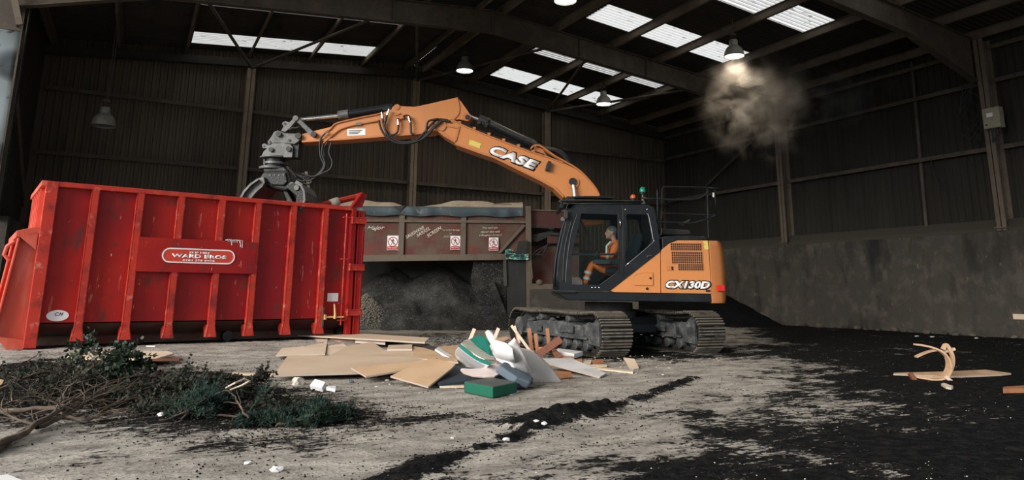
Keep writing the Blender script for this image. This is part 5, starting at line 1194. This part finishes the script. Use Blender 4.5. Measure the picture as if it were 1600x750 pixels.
board('chipboard_panel', 'chip', [(605, 545, .17), (607, 539, .18), (644, 538, .19), (644, 545, .18)], .03, 'short brown offcut below the long top plank', 'board', GB, mt2='edge')
board('chipboard_panel', 'chip2', [(645, 559, .14), (646, 541, .17), (662, 543, .17), (712, 559, .16), (716, 566, .14)], .018, 'warped orange-brown board beside the white edged strip', 'board', GB, mt2='edge')
board('chipboard_panel', 'chip', [(428, 586, .075), (450, 555, .15), (560, 556, .15), (683, 558, .15), (626, 580, .075)], .022, 'largest brown chipboard sheet along the front of the pile', 'board', GB, mt2='edge')
board('chipboard_panel', 'chip2', [(549, 574.5, .135), (572, 588, .07), (627, 579, .12), (684, 559, .21), (640, 566, .17)], .018, 'leaf-shaped orange-brown board leaning on the largest sheet', 'board', GB, mt2='edge')
board('chipboard_panel', 'chip2', [(610, 587.5, .10), (669, 604, .035), (706, 575, .17), (712, 568, .20), (680, 560, .23), (640, 573, .16)], .018, 'orange-brown board with bolt holes at the front right of the pile', 'board', GB, mt2='edge')
board('chipboard_panel', 'chip2', [(683, 542, .20), (719, 538.5, .20), (716, 563, .13), (708, 564, .14)], .018, 'three-cornered brown board behind the white edged strip', 'board', GB, mt2='edge')
board('long_plank', 'chip', [(449, 522.5, .18), (470, 515, .18), (671, 527.5, .22), (664, 534.5, .22)], .025, 'long narrow brown plank laid across the back of the pile', 'plank', mt2='edge')
board('wood_strip', 'wood_d', [(516, 530, .15), (516, 528.5, .15), (600, 533, .15), (600, 535, .15)], .02, 'thin dark strip just under the long top plank', 'strip')
board('wood_strip', 'edge', [(555, 533, .17), (556, 530.5, .17), (602, 534, .17), (602, 536, .17)], .03, 'grey strip beside the thin dark strip under the top plank', 'strip')
board('wood_strip', 'foam_w', [(680, 545, .22), (685, 542.5, .22), (719, 563.5, .12), (713, 566, .12)], .025, 'white edged strip with black bolt slanting down between boards and green seat', 'strip')
board('flat_offcut', 'chip3', [(360, 584.5, .02), (364, 581.5, .02), (428, 584, .03), (424, 587, .03)], .01, 'thin pale offcut lying left of the board pile', 'board')
board('cardboard_piece', 'chip3', [(100, 556, .15), (145, 549, .16), (262, 548.5, .16), (272, 552, .15), (240, 561, .14), (140, 560, .14)], .02, 'flat pinkish board on the floor before the red container', 'board')
board('cardboard_piece', 'wood_d', [(225, 562, .14), (235, 560.5, .15), (285, 559, .15), (280, 561.5, .14)], .02, 'dark narrow strip at the end of the pinkish floor board', 'strip')
board('board_corner', 'chip2', [(0, 602, .06), (0, 592, .06), (6, 594, .06), (3, 600, .06)], .02, 'orange board corner at the left edge of the photo', 'board')
# black crumbs and bolts on the boards: bolts as tiny parts are skipped
# upholstered pieces
board('padded_board', 'navy', [(681, 596, .07), (700, 573, .11), (716, 571, .12), (795, 584, .12), (833, 592, .10), (808, 600, .06), (727, 595, .06), (687, 600, .05)], .05, 'dark navy padded board lying under the white seat pieces', 'padded board', bev=.01)
o = board('seat_cushion', 'green_top', [(725, 596, .12), (768, 589.5, .12), (808.5, 596.5, .12), (770, 604.5, .12)], .11, 'green rectangular seat cushion at the front of the heap', 'cushion', bev=.012); o.data.materials.append(M['green'])
for p in o.data.polygons:
    if p.index >= 2: p.material_index = 1
board('wood_strip', 'wood_p', [(687, 603.5, .03), (688, 600.5, .03), (725, 600, .03), (725, 603, .03)], .02, 'cream batten sticking out left of the green cushion', 'strip')
board('board_scrap', 'foam_g', [(762, 614, .01), (790, 608, .01), (812, 611, .01), (800, 616, .01)], .01, 'thin grey scrap on the floor in front of the green cushion', 'scrap')
# curved seat back
def curved(name, m, pts, dz, th, label, cat, m2=None, bev=.01, parent=None):
    """shape standing tilted: points given as pixel + height"""
    return board(name, m, pts, th, label, cat, mt2=m2, bev=bev)
e = curved('chair_back', 'foam_w', [(737, 572.5, .15), (727, 568, .17), (718, 558, .22), (714.5, 549, .28), (716, 542, .33), (720, 537, .38), (731, 546, .36), (745, 556, .31), (757, 562, .27), (769, 566, .22), (764, 571, .17), (752, 573, .15)], 0, .05, 'white curved chair back with a cream stripe leaning on the heap', 'chair back', 'teal')
g = MB(); 
o = board('seat_back_stripe', 'foam_c', [(720, 536.5, .385), (727, 531, .43), (735, 530, .44), (748, 540, .385), (762, 549, .33), (772, 556, .275), (772, 562, .245), (757, 561.5, .275), (745, 555.5, .315), (731, 545.5, .365)], .012, 'cream stripe', 'x'); o.name = 'stripe'
for k_ in ('label', 'category'): del o[k_]
o.parent = e; o.location = o.location-e.location; o['label'] = 'cream coloured stripe'
board('green_panel', 'teal', [(737, 529, .455), (750, 523, .52), (761, 530, .46), (767, 545, .36), (770, 556, .29), (750, 541, .385)], .03, 'teal green fabric piece behind the white curved chair back', 'fabric piece')
def sheetm(name, m, rows, label, cat, th=.012):
    """bent sheet: rows of (px,py,z)"""
    g = MB(); R_ = [[gp(*p) for p in r] for r in rows]; n = len(rows[0])
    for r in R_: g.v += [tuple(p) for p in r]
    for i in range(len(R_)-1):
        for j in range(n-1): q = i*n+j; g.f.append((q, q+1, q+n+1, q+n))
    o = g.build(name, m, center=True, smooth=True); so_ = o.modifiers.new('s', 'SOLIDIFY'); so_.thickness = th; ss = o.modifiers.new('sub', 'SUBSURF'); ss.subdivision_type = 'SIMPLE'; ss.levels = ss.render_levels = 1; tag(o, label, cat); return o
sheetm('moulded_shell', 'foam_w', [[(757, 519, .58), (762, 515.5, .61), (769, 517, .60)], [(762, 530, .51), (766, 530, .52), (773, 531, .52)], [(767, 540, .45), (776, 539, .47), (790, 536, .50)], [(770, 553, .36), (782, 552, .38), (799, 545, .46)], [(776, 563, .27), (788, 562, .30), (802, 560, .36)], [(790, 570, .19), (797, 570, .20), (804, 569, .26)]], 'twisted white plastic shell with a tall narrow prong', 'plastic shell')
sheetm('moulded_shell', 'foam_g', [[(792, 538, .48), (798, 533, .53), (804, 527, .58)], [(796, 552, .38), (805, 547, .43), (812, 541, .48)], [(802, 568, .27), (812, 566, .29), (821, 560, .35)], [(812, 582, .15), (820, 584, .14), (830, 582, .16)], [(822, 594, .05), (828, 595, .04), (833, 595, .04)]], 'tall pale grey bent sheet right of the white shell', 'plastic sheet')
board('white_panel', 'foam_g', [(813, 543, .42), (834, 548, .40), (851, 563, .28), (866, 579, .15), (877, 594.5, .02), (850, 595.5, .02), (830, 595.5, .02), (818, 571, .22)], .018, 'large pale board with a curved right edge leaning at the front', 'board', mt2='edge')
cr_ = [(719, 577, .17), (722, 575, .19), (735, 576, .19), (752, 575, .19), (765, 569, .23), (775, 567, .24), (781, 571, .22), (783, 577, .18), (781, 583, .15), (773, 587.5, .13), (757, 588.5, .12), (738, 586.5, .125), (724, 582, .15)]
board('crescent_board', 'foam_pk', cr_, .02, 'pinkish half-moon board lying on the dark padded board', 'board', mt2='edge', bev=.004)
board('foam_block', 'slate', [(779, 570, .27), (788, 564, .28), (802, 570, .25), (835, 590, .12), (829, 597, .08), (808, 589, .13)], .09, 'blue-grey foam bolster slanting across the heap', 'foam', bev=.02)
board('white_panel', 'foam_w', [(775, 560, .30), (800, 566, .27), (806, 572, .24), (798, 574, .22)], .02, 'small white board between the shell and the foam bolster', 'board')
# sticks and legs
UF = 'upturned furniture legs'
vstick('wood_stick', 'wood_p', (733, 534), (741.5, 513.5), .33, .05, .05, 'pale stump of wood behind the cream striped seat back', 'stick')
vstick('wood_stick', 'wood_p', (765, 548), (779, 512.5), .20, .05, .05, 'pale stump of wood right of the white prong', 'stick')
vstick('long_batten', 'wood_p', (841, 566), (799, 508.5), .16, .035, .02, 'long thin white batten leaning up to the left', 'batten')
vstick('wood_stick', 'wood_p', (812, 536), (804, 509), .30, .03, .03, 'short batten end beside the tip of the long white batten', 'batten')
vstick('furniture_leg', 'wood', (811, 550), (807, 518), .10, .045, .045, 'short brown leg nearest the long white batten', 'leg')
vstick('furniture_leg', 'wood', (831, 549), (826.5, 513), .16, .06, .06, 'tallest brown leg, standing in front of the near track', 'leg')
vstick('furniture_leg', 'wood', (840, 551), (836.5, 521), .15, .05, .05, 'middle brown leg between two taller ones', 'leg')
vstick('furniture_leg', 'wood', (858, 544), (855, 513), .17, .055, .055, 'rightmost upright brown leg before the near track', 'leg')
vstick('dark_batten', 'wood_d', (841, 554), (876.5, 529.5), .15, .10, .07, 'dark brown batten slanting up to the right', 'batten')
board('brown_board', 'chip2', [(770, 531, .38), (790, 525, .40), (797, 528, .39), (778, 538, .34)], .02, 'orange-brown board glimpsed behind the white shells', 'board')
stick('brown_rail', 'wood', (838, 545, .15), (858, 544, .17), .05, .05, 'brown rail joining the upright furniture legs', 'rail')
board('grey_board', 'foam_g', [(851, 566, .12), (845, 560, .15), (893, 559.5, .14), (947, 583, .03), (937, 589, .02)], .02, 'long grey-white board pointing right at the end of the heap', 'board', mt2='edge')
board('drawer_front', 'wood', [(868, 579, .10), (892, 581, .09), (895, 589, .02), (872, 592, .01)], .03, 'reddish brown drawer front under the long grey board', 'board')
board('foam_block', 'foam_w', [(866, 547, .10), (872, 544, .10), (911, 549, .10), (897, 553, .10)], .07, 'white foam block beside the near track', 'foam', bev=.01)
board('wood_chunk', 'wood', [(862, 547, .12), (868, 545, .14), (880, 556, .08), (872, 559, .06)], .05, 'splintered brown wood behind the white foam block', 'wood')
board('wood_chunk', 'chip2', [(877, 556, .07), (895, 556, .07), (897, 560, .05), (880, 560, .05)], .04, 'orange wood offcut in front of the white foam block', 'wood')
board('wood_chunk', 'wood', [(892, 563, .07), (909, 560, .09), (911, 571, .03), (896, 569, .03)], .03, 'brown box side beside the long grey board', 'wood')
board('wood_chunk', 'wood_p', [(910, 563, .06), (925, 562, .06), (922, 570, .03), (912, 572, .03)], .03, 'pale wood offcut right of the brown box side', 'wood')
board('wood_chunk', 'wood', [(925, 562, .07), (943, 561, .07), (944, 568, .03), (927, 569, .03)], .04, 'brown wood block right of the pale offcut', 'wood')
board('wood_strip', 'wood_p', [(912, 571, .03), (913, 569.5, .03), (948, 569, .03), (948, 571, .03)], .02, 'short pale strip in front of the brown wood block', 'strip')
board('wood_strip', 'wood_p', [(917, 574, .02), (918, 572, .02), (990, 579, .02), (989, 581.5, .02)], .02, 'long pale strip at the far right of the heap', 'strip')
board('wood_strip', 'wood_p', [(912, 572, .03), (913, 570.5, .03), (955, 575, .02), (954, 576.5, .02)], .02, 'pale strip crossing behind the longest one', 'strip')
board('square_board', 'chip', [(974, 558.5, .12), (991, 560.5, .12), (998, 574, .02), (984, 575, .02)], .02, 'lone tilted square board in front of the gap between tracks', 'board', mt2='edge')
# crumpled litter
def crumple(px, py, r_, label, m='paper', sd=1, z=.0, name='crumpled_paper', sq=(1.3, 1, .6)):
    p = gp(px, py, 0); h = hz(p.x, p.y); p = gp(px, py, h+.01); g = MB(); g.ico((0, 0, r_*.45), r_, sq, seed=sd, sub=2); o = g.build(name, m); o.location = (p.x, p.y, h); tag(o, label, 'litter'); return o
crumple(432, 734, .028, 'larger crumpled white paper on the floor near the bottom edge', sd=3); crumple(387, 723, .018, 'smaller crumpled white paper left of the larger one', sd=4)
crumple(465, 600, .055, 'crumpled cream rag on the floor below the board pile', 'foam_c', 5, sq=(1.2, 1, 1.1), name='rag')
board('carton_piece', 'paper', [(484, 602, .12), (492, 592, .17), (508, 597, .15), (503, 606, .10)], .05, 'open white carton on the floor below the board pile', 'carton'); board('carton_piece', 'foam_pk', [(491, 604, .10), (508, 603, .10), (510, 609, .04), (492, 610, .04)], .03, 'brown face of a flattened carton before the white one', 'carton'); board('carton_piece', 'paper', [(510, 605, .05), (512, 603, .05), (525, 603, .05), (524, 608, .03)], .03, 'white scrap of carton on the right of the open one', 'carton')
crumple(791, 686, .02, 'white fluff on the dark rut, nearer the camera', sd=8, name='fluff'); crumple(707, 683, .013, 'small white crumb of paper left of the dark rut', sd=9)
crumple(850, 661, .02, 'white crumb lying on the black clod of soil', sd=10, name='fluff'); crumple(838, 657, .017, 'pale flake beside the white crumb on the black clod', sd=12, name='fluff'); crumple(605, 594, .02, 'white scrap in front of the board pile', sd=13)
crumple(549, 596, .025, 'purple-grey scrap between carton and boards', 'slate', 14, name='scrap'); crumple(254, 648, .03, 'white scrap among the branches', sd=15)
p = gp(0, 0, 0) if False else None
board('paper_sheet', 'paper', [(-30, 746, .02), (12, 741, .025), (40, 752, .02), (-10, 760, .02)], .004, 'white sheet of paper in the bottom left corner', 'paper')
board('paper_sheet', 'paper', [(228, 541, .14), (229, 539.5, .15), (243, 540, .15), (242, 541.5, .14)], .006, 'small white slip on the floor under the red container', 'paper')
for k, (x, y) in enumerate(((1433, 526), (1457, 527), (1526, 529))): crumple(x, y, .05, ('flat pale flake by the right wall, leftmost', 'bright pale flake by the right wall, middle', 'pale crumb by the right wall, rightmost')[k], sd=30+k, name='flake', sq=(1.6, .6, .3))
# scrap metal shards between board pile and chair back
rr = random.Random(8)
g = MB()
for k in range(170):
    px, py = rr.uniform(655, 745), rr.uniform(523, 543); p = gp(px, py, .03)
    g.box(p+Vector((0, 0, rr.uniform(0, .05))), (rr.uniform(.03, .16), rr.uniform(.02, .06), .012), Matrix.Rotation(rr.random()*6, 3, 'Z') @ Matrix.Rotation(rr.uniform(-.6, .6), 3, 'X'))
tag(g.build('shard_scatter', 'grab'), 'scatter of silvery shards behind the boards and chair back', 'scrap', kind='stuff')

# curved plywood chair frame
FN = Vector((math.sin(YAW), math.cos(YAW), 0))
base = gp(1440, 592, 0)
cf = empty('broken_chair_frame', base, 0, 'broken curved plywood chair frame standing on the black floor at right', 'chair frame')
def ch(px, py, dv=0.): return onplane(px, py, base+FN*dv, FN)-base
def strip(name, m, pts, w_, t_, dv, parent, cc=True):
    P_ = [ch(x, y, dv) for x, y in pts]; Q = [P_[0]]+P_+[P_[-1]]; out = []
    for i in range(1, len(Q)-2):
        for k in range(5):
            t = k/5; a, b_, c, d = Q[i-1:i+3]; out.append(.5*((2*b_)+(c-a)*t+(2*a-5*b_+4*c-d)*t*t+(3*b_-a-3*c+d)*t**3))
    out.append(P_[-1]); g = MB(); n = len(out)
    for i, p in enumerate(out):
        d = (out[min(i+1, n-1)]-out[max(i-1, 0)]).normalized(); s_ = d.cross(FN).normalized()
        for a, b_ in ((-1, -1), (1, -1), (1, 1), (-1, 1)): g.v.append(tuple(p+s_*t_/2*a+FN*w_/2*b_))
    for i in range(n-1):
        for j in range(4): q = i*4; g.f.append((q+j, q+(j+1) % 4, q+4+(j+1) % 4, q+4+j))
    g.f.append((0, 1, 2, 3)); g.f.append(tuple(4*(n-1)+j for j in range(4))); return g.build(name, m, parent, smooth='auto')
strip('curved_frame', 'ply', [(1429, 538), (1441, 539.5), (1456, 543), (1468, 548), (1478, 556), (1483, 566), (1484.5, 576), (1482, 585), (1475, 591), (1462, 593), (1446, 591.5), (1430, 588.5)], .06, .022, -.12, cf)
strip('curved_frame', 'ply', [(1431, 557.5), (1443, 552), (1456, 548), (1468, 547.5), (1476, 553), (1480, 562), (1480.5, 573), (1477, 582), (1470, 588), (1455, 590), (1440, 589)], .06, .022, .14, cf)
strip('crosspiece', 'ply', [(1473, 546), (1478, 538.5), (1484, 547), (1488, 557), (1488, 570), (1484, 582)], .04, .04, .05, cf)
strip('crosspiece', 'wood_p', [(1476, 549), (1484, 547), (1491, 545)], .05, .03, .1, cf); strip('peg', 'wood_p', [(1477, 589), (1484, 594.5), (1491, 600.5)], .04, .04, -.14, cf)
strip('peg', 'wood_d', [(1422, 583), (1425, 588), (1430, 596)], .05, .05, -.14, cf)
board('tapered_board', 'ply', [(1396, 584, .03), (1397, 582.5, .05), (1470, 580.5, .06), (1540, 577.5, .07), (1580, 583, .03), (1565, 585, .02), (1490, 588, .02)], .02, 'long tapered plywood board lying behind the broken chair frame', 'board', mt2='edge')
board('wood_chunk', 'wood_p', [(1470, 599.5, .03), (1475, 598, .04), (1489, 603, .03), (1486, 606, .02), (1478, 605, .02)], .025, 'small pale wood offcut in front of the broken chair frame', 'wood')
board('wood_bar', 'wood', [(1567, 607, .05), (1568, 604, .06), (1615, 601.5, .06), (1615, 606.5, .05)], .05, 'brown timber bar with a white end at the right edge', 'bar')

# ------------------------------------------------------------ cut branches
def branch(name, label, P, r0, sd, depth, nsub, leaf=None, lm='leaf', lsz=.04, bm='bark', spread=.6, leafn=3, rise=.02, tl=.45, needle=False):
    """P: list of (px,py,z) along the main stem"""
    R = random.Random(sd); pts = [gp(p[0], p[1], p[2]*.75) for p in P]; base = pts[0].copy(); pts = [p-base for p in pts]; g = MB(); L = MB()
    def lf(p, d):
        for _ in range(leafn):
            a = Vector((R.gauss(0, 1), R.gauss(0, 1), R.gauss(0, .7)+.3)).normalized(); a = (a+d*.6).normalized(); b_ = a.cross(Vector((R.random(), R.random(), R.random()+.1))).normalized(); s_ = lsz*R.uniform(.6, 1.3)
            w_ = .12 if needle else .42
            L.add([p, p+a*s_*.5+b_*s_*w_, p+a*s_, p+a*s_*.5-b_*s_*w_], [(0, 1, 2, 3)])
    def grow(ps, r_, lv):
        n = len(ps); g.tube(ps, [r_*(1-.75*i/(n-1)) for i in range(n)], 6 if lv < 2 else 4, cap=False)
        if lv >= depth:
            if leaf:
                for i in range(1, n): lf(ps[i], (ps[i]-ps[i-1]).normalized())
            return
        for _ in range(nsub[lv]):
            q = R.uniform(.2 if lv else .25, .98); i = min(int(q*(n-1)), n-2); f_ = q*(n-1)-i; p = ps[i].lerp(ps[i+1], f_); d = (ps[i+1]-ps[i]).normalized()
            nd = (d+Vector((R.gauss(0, spread), R.gauss(0, spread), R.gauss(0, spread*.33)+.03))).normalized(); ln = tl*(.62**lv)*R.uniform(.5, 1.3); k = 5; c = [p]; 
            for _2 in range(k):
                nd = (nd+Vector((R.gauss(0, .17), R.gauss(0, .17), R.gauss(0, .10)-.035))).normalized(); w_ = c[-1]+nd*ln/k
                zz = w_.z+base.z
                if zz < .02: w_.z = .02-base.z+R.random()*.02; nd.z = abs(nd.z)*.3
                c.append(w_)
            grow(c, r_*(1-.7*q)*.46+.0012, lv+1)
    # refine main stem
    Q = [pts[0]]+pts+[pts[-1]]; out = []
    for i in range(1, len(Q)-2):
        for k in range(3):
            t = k/3; a, b_, c, d = Q[i-1:i+3]; out.append(.5*((2*b_)+(c-a)*t+(2*a-5*b_+4*c-d)*t*t+(3*b_-a-3*c+d)*t**3)+Vector((R.gauss(0, .008), R.gauss(0, .008), R.gauss(0, .006))))
    out.append(pts[-1]); grow(out, r0, 0)
    e = g.build(name, bm, smooth=True); e.location = base; tag(e, label, 'branch')
    if leaf: L.build('foliage', lm, e)
    return e
branch('cut_branch', 'thickest bare branch with its butt at the left edge', [(-20, 700, .06), (30, 680, .08), (62, 660, .09), (95, 640, .12), (130, 615, .15), (165, 598, .2), (215, 585, .22)], .027, 1, 2, [12, 7], tl=0.51)
branch('cut_branch', 'bare branch curving right below the thickest one', [(-20, 712, .03), (40, 672, .05), (95, 652, .06), (140, 655, .05), (170, 635, .06), (222, 620, .1)], .024, 2, 2, [8, 5], tl=0.34)
branch('cut_branch', 'long bare branch arching up from the left edge', [(-20, 618, .12), (25, 596, .2), (60, 583, .25), (110, 575, .25), (160, 565, .28)], .020, 3, 2, [11, 6], tl=0.37)
branch('cut_branch', 'crooked pale branch forking in the middle of the brush', [(-10, 644, .08), (40, 640, .1), (80, 636, .13), (104, 646, .08), (98, 625, .16), (112, 600, .22), (125, 590, .28)], .022, 4, 2, [9, 5], tl=0.31)
branch('cut_branch', 'slender bare branch spreading to the right over the mulch', [(60, 668, .04), (110, 645, .07), (150, 620, .12), (195, 605, .16), (250, 598, .15)], .018, 5, 2, [12, 6], tl=0.41)
branch('cut_branch', 'slender grey branch with upright twigs in the centre of the brush', [(90, 650, .05), (130, 632, .08), (180, 612, .12), (225, 612, .12), (262, 603, .12)], .016, 15, 2, [12, 7], tl=0.34)
branch('leafy_branch', 'leafy branch with round leaves standing tallest at the back of the brush', [(60, 610, .1), (100, 595, .18), (135, 578, .26), (165, 566, .32), (182, 552, .42)], .014, 6, 2, [14, 7], True, 'leaf', .055, tl=0.37, leafn=3)
branch('leafy_branch', 'small leafy branch reaching right towards the pinkish board', [(110, 600, .14), (150, 592, .2), (175, 578, .22), (198, 566, .24)], .012, 7, 2, [12, 6], True, 'leaf', .055, tl=0.27)
branch('leafy_branch', 'dark leafy branch lying flat at the left behind the bare ones', [(-10, 608, .05), (25, 592, .08), (60, 585, .1), (100, 578, .1)], .012, 8, 2, [16, 8], True, 'leafdry', .035, tl=0.34)
branch('leafy_branch', 'dark leafy branch lying low at the far left', [(-20, 640, .04), (20, 628, .07), (60, 618, .1), (100, 612, .1)], .012, 9, 2, [18, 8], True, 'leafdry', .035, tl=0.34)
branch('leafy_branch', 'brown leafy tangle in the middle between bare branches and conifer sprays', [(150, 640, .04), (195, 625, .08), (235, 612, .12), (275, 600, .14)], .012, 10, 2, [20, 9], True, 'leafdry', .035, tl=0.31)
branch('leafy_branch', 'brown leafy tangle behind the first conifer spray', [(235, 625, .05), (275, 610, .1), (315, 598, .14), (345, 592, .16)], .012, 16, 2, [20, 9], True, 'leafdry', .035, tl=0.27)
CG = 'conifer sprays'
branch('conifer_spray', 'leftmost of the dark green conifer sprays', [(250, 658, .02), (275, 650, .05), (300, 640, .08), (325, 622, .12)], .010, 11, 2, [26, 12], True, 'needle', .038, bm='twig', tl=0.20, leafn=5, needle=True, spread=.5)
branch('conifer_spray', 'upright blue-green conifer spray beside the leftmost one', [(285, 655, .02), (300, 640, .1), (312, 628, .14), (325, 612, .17)], .009, 12, 2, [24, 11], True, 'needle', .038, bm='twig', tl=0.18, leafn=5, needle=True, spread=.5)
branch('conifer_spray', 'long low conifer spray in the middle of the green heap', [(340, 648, .03), (380, 652, .05), (420, 652, .06), (460, 655, .06)], .010, 13, 2, [26, 12], True, 'needle', .036, bm='twig', tl=0.19, leafn=5, needle=True, spread=.5)
branch('conifer_spray', 'rightmost conifer spray at the end of the brush', [(430, 664, .02), (460, 658, .06), (490, 648, .1), (518, 640, .12)], .009, 14, 2, [26, 12], True, 'needle', .036, bm='twig', tl=0.16, leafn=5, needle=True, spread=.5)
branch('leafy_branch', 'brown leafy tangle between the crooked pale branch and the red container', [(20, 600, .05), (70, 590, .1), (120, 590, .1), (160, 600, .1)], .010, 21, 2, [18, 9], True, 'leafdry', .03, tl=.34)
branch('leafy_branch', 'low brown tangle filling the gap before the rightmost conifer spray', [(370, 640, .04), (400, 635, .06), (430, 640, .06), (465, 650, .05)], .008, 22, 2, [16, 9], True, 'leafdry', .028, tl=.26)
branch('leafy_branch', 'low brown tangle in front of the leafy branches at the centre left', [(150, 645, .03), (190, 640, .05), (235, 635, .06), (270, 632, .06)], .008, 23, 2, [16, 9], True, 'leafdry', .028, tl=.28)
branch('leafy_branch', 'dark twiggy tangle behind the long low conifer spray', [(330, 625, .06), (350, 615, .1), (372, 605, .14), (392, 600, .16)], .010, 17, 2, [16, 8], True, 'leafdry', .03, tl=0.20)
g = MB(); P_ = [gp(353, 606, .18), gp(368, 598, .24), (gp(382, 592, .26)), gp(390, 595, .24), gp(378, 602, .2), gp(360, 609, .15)]; g.tube(P_, .008, 6); tag(g.build('split_twig', 'wood_p', center=True), 'freshly split pale twig looped above the conifer sprays', 'twig')
branch('cut_branch', 'thin forked twig lying across the conifer sprays', [(388, 652, .10), (378, 640, .16), (368, 620, .2), (350, 612, .22), (335, 612, .2)], .010, 18, 1, [6], tl=0.17)
branch('cut_branch', 'thin dark twig sticking up behind the leafy branch on the left', [(30, 570, .1), (50, 560, .14), (66, 548, .2), (78, 552, .22), (90, 560, .2)], .008, 19, 1, [4], bm='twig', tl=0.14)

# ------------------------------------------------------------ crumbs
def crumbs(name, m, n, fn, label, cat, s0, s1, sd, flat=.7):
    r = np.random.RandomState(sd); V = []; Fc = []; cnt = 0; base = np.array([[1, 0, .2], [-1, .1, 0], [0, .9, 0], [.1, -1, 0], [0, 0, 1], [.2, 0, -1]], float)*.62
    X_ = []; 
    while cnt < n:
        x = r.uniform(-3, 19, 4000); y = r.uniform(2.2, 18, 4000)
        dpt = x*math.sin(YAW)+y*math.cos(YAW); keep = (r.rand(4000) < fn(x, y)*np.clip(6/dpt, .15, 1.2)) & (dpt > 2)
        x, y = x[keep], y[keep]; X_.append(np.stack([x, y], 1)); cnt += len(x)
    XY = np.concatenate(X_)[:n]; Z_ = hfun(XY[:, 0], XY[:, 1]); sz_ = s0+(s1-s0)*r.rand(n)**3
    q = r.randn(n, 4); q /= np.linalg.norm(q, axis=1)[:, None]; w_, x, y, z = q.T
    R_ = np.stack([1-2*(y*y+z*z), 2*(x*y-z*w_), 2*(x*z+y*w_), 2*(x*y+z*w_), 1-2*(x*x+z*z), 2*(y*z-x*w_), 2*(x*z-y*w_), 2*(y*z+x*w_), 1-2*(x*x+y*y)], 1).reshape(n, 3, 3)
    P_ = np.einsum('nij,kj->nki', R_, base)*sz_[:, None, None]; P_[:, :, 2] *= flat; P_ += np.concatenate([XY, (Z_+sz_*.25)[:, None]], 1)[:, None, :]
    fs = (np.array([[4, 0, 2], [4, 2, 1], [4, 1, 3], [4, 3, 0], [5, 2, 0], [5, 1, 2], [5, 3, 1], [5, 0, 3]])[None]+6*np.arange(n)[:, None, None]).reshape(-1, 3)
    me = bpy.data.meshes.new(name); me.from_pydata(P_.reshape(-1, 3).tolist(), [], fs.tolist()); me.materials.append(M[m]); o = bpy.data.objects.new(name, me); COL.objects.link(o)
    tag(o, label, cat, kind='stuff')
def d_mulch(x, y): return np.clip(polymask(x, y, MULCH, .6)*.9+np.exp(-(segdist(x, y, BAND)/.3)**2)*.8+np.exp(-(segdist(x, y, RUT)/.17)**2)*.9+np.exp(-(segdist(x, y, CLOD)/.28)**2)*2+.06+.35*(vnoise(x, y, 2.5, 3) > .60), 0, 1)
crumbs('soil_crumbs', 'soil', 34000, d_mulch, 'black crumbs of soil and mulch scattered over the pale floor', 'soil', .0025, .016, 1)
crumbs('wood_mulch', 'twig', 7000, lambda x, y: polymask(x, y, MULCH, .5), 'brown chips of mulch lying around the cut branches', 'mulch', .006, .03, 2, .4)
crumbs('pale_crumbs', 'foam_c', 5000, lambda x, y: .25+.5*polymask(x, y, [(4.5, 6.5), (8, 7), (8, 9.5), (5, 9)], .5), 'pale crumbs and flecks scattered across the whole floor', 'crumbs', .0015, .012, 3, .5)
crumbs('wood_splinters', 'wood_p', 500, lambda x, y: polymask(x, y, [(3.4, 7.4), (6.5, 8), (8.3, 9), (7, 10), (5, 10), (3, 8.5)], .8), 'pale splinters around the heap of broken furniture', 'splinters', .01, .04, 4, .4)

# ------------------------------------------------------------ dust hanging under the lamp
def dust(name, c, dims, dens, colr, sc, lo, hi, label, sd=0., an=.35):
    D_ = bpy.data.materials.new(name); D_.use_nodes = True; t = D_.node_tree; t.nodes.clear(); o = t.nodes.new('ShaderNodeOutputMaterial'); v = t.nodes.new('ShaderNodeVolumeScatter')
    v.inputs['Color'].default_value = (*colr, 1); v.inputs['Anisotropy'].default_value = an
    tc = t.nodes.new('ShaderNodeTexCoord'); n = t.nodes.new('ShaderNodeTexNoise'); n.inputs['Scale'].default_value = sc; n.inputs['Detail'].default_value = 4; n.inputs['Distortion'].default_value = .6
    mp = t.nodes.new('ShaderNodeMapping'); mp.inputs['Location'].default_value = (sd, sd*.7, 0); mp.inputs['Scale'].default_value = dims
    t.links.new(tc.outputs['Object'], mp.inputs[0]); t.links.new(mp.outputs[0], n.inputs['Vector'])
    r = t.nodes.new('ShaderNodeMapRange'); r.inputs[1].default_value = lo; r.inputs[2].default_value = hi; t.links.new(n.outputs[0], r.inputs[0])
    ln = t.nodes.new('ShaderNodeVectorMath'); ln.operation = 'LENGTH'; t.links.new(tc.outputs['Object'], ln.inputs[0])
    f = t.nodes.new('ShaderNodeMapRange'); f.interpolation_type = 'SMOOTHSTEP'; f.inputs[1].default_value = 1.0; f.inputs[2].default_value = .15; t.links.new(ln.outputs['Value'], f.inputs[0])
    m1 = t.nodes.new('ShaderNodeMath'); m1.operation = 'MULTIPLY'; t.links.new(r.outputs[0], m1.inputs[0]); t.links.new(f.outputs[0], m1.inputs[1])
    m2 = t.nodes.new('ShaderNodeMath'); m2.operation = 'MULTIPLY'; t.links.new(m1.outputs[0], m2.inputs[0]); m2.inputs[1].default_value = dens
    t.links.new(m2.outputs[0], v.inputs['Density']); t.links.new(v.outputs[0], o.inputs['Volume'])
    g = MB(); g.ico((0, 0, 0), 1, sub=3); ob = g.build(name, D_); ob.location = c; ob.scale = dims; tag(ob, label, 'dust', kind='stuff'); return ob
dust('dust_cloud', (14.7, 13.3, 6.15), (2.1, 1.6, 1.9), 1.15, (.95, .83, .70), 1.7, .50, .66, 'brightest billow of dust drifting below the lamp at upper right', 3.1)
dust('dust_haze', (17.0, 13.2, 6.9), (3.3, 1.6, 1.25), 1.0, (.9, .84, .74), 1.3, .49, .68, 'thinner haze of dust spreading right of the lamp lit billow', 7.7)
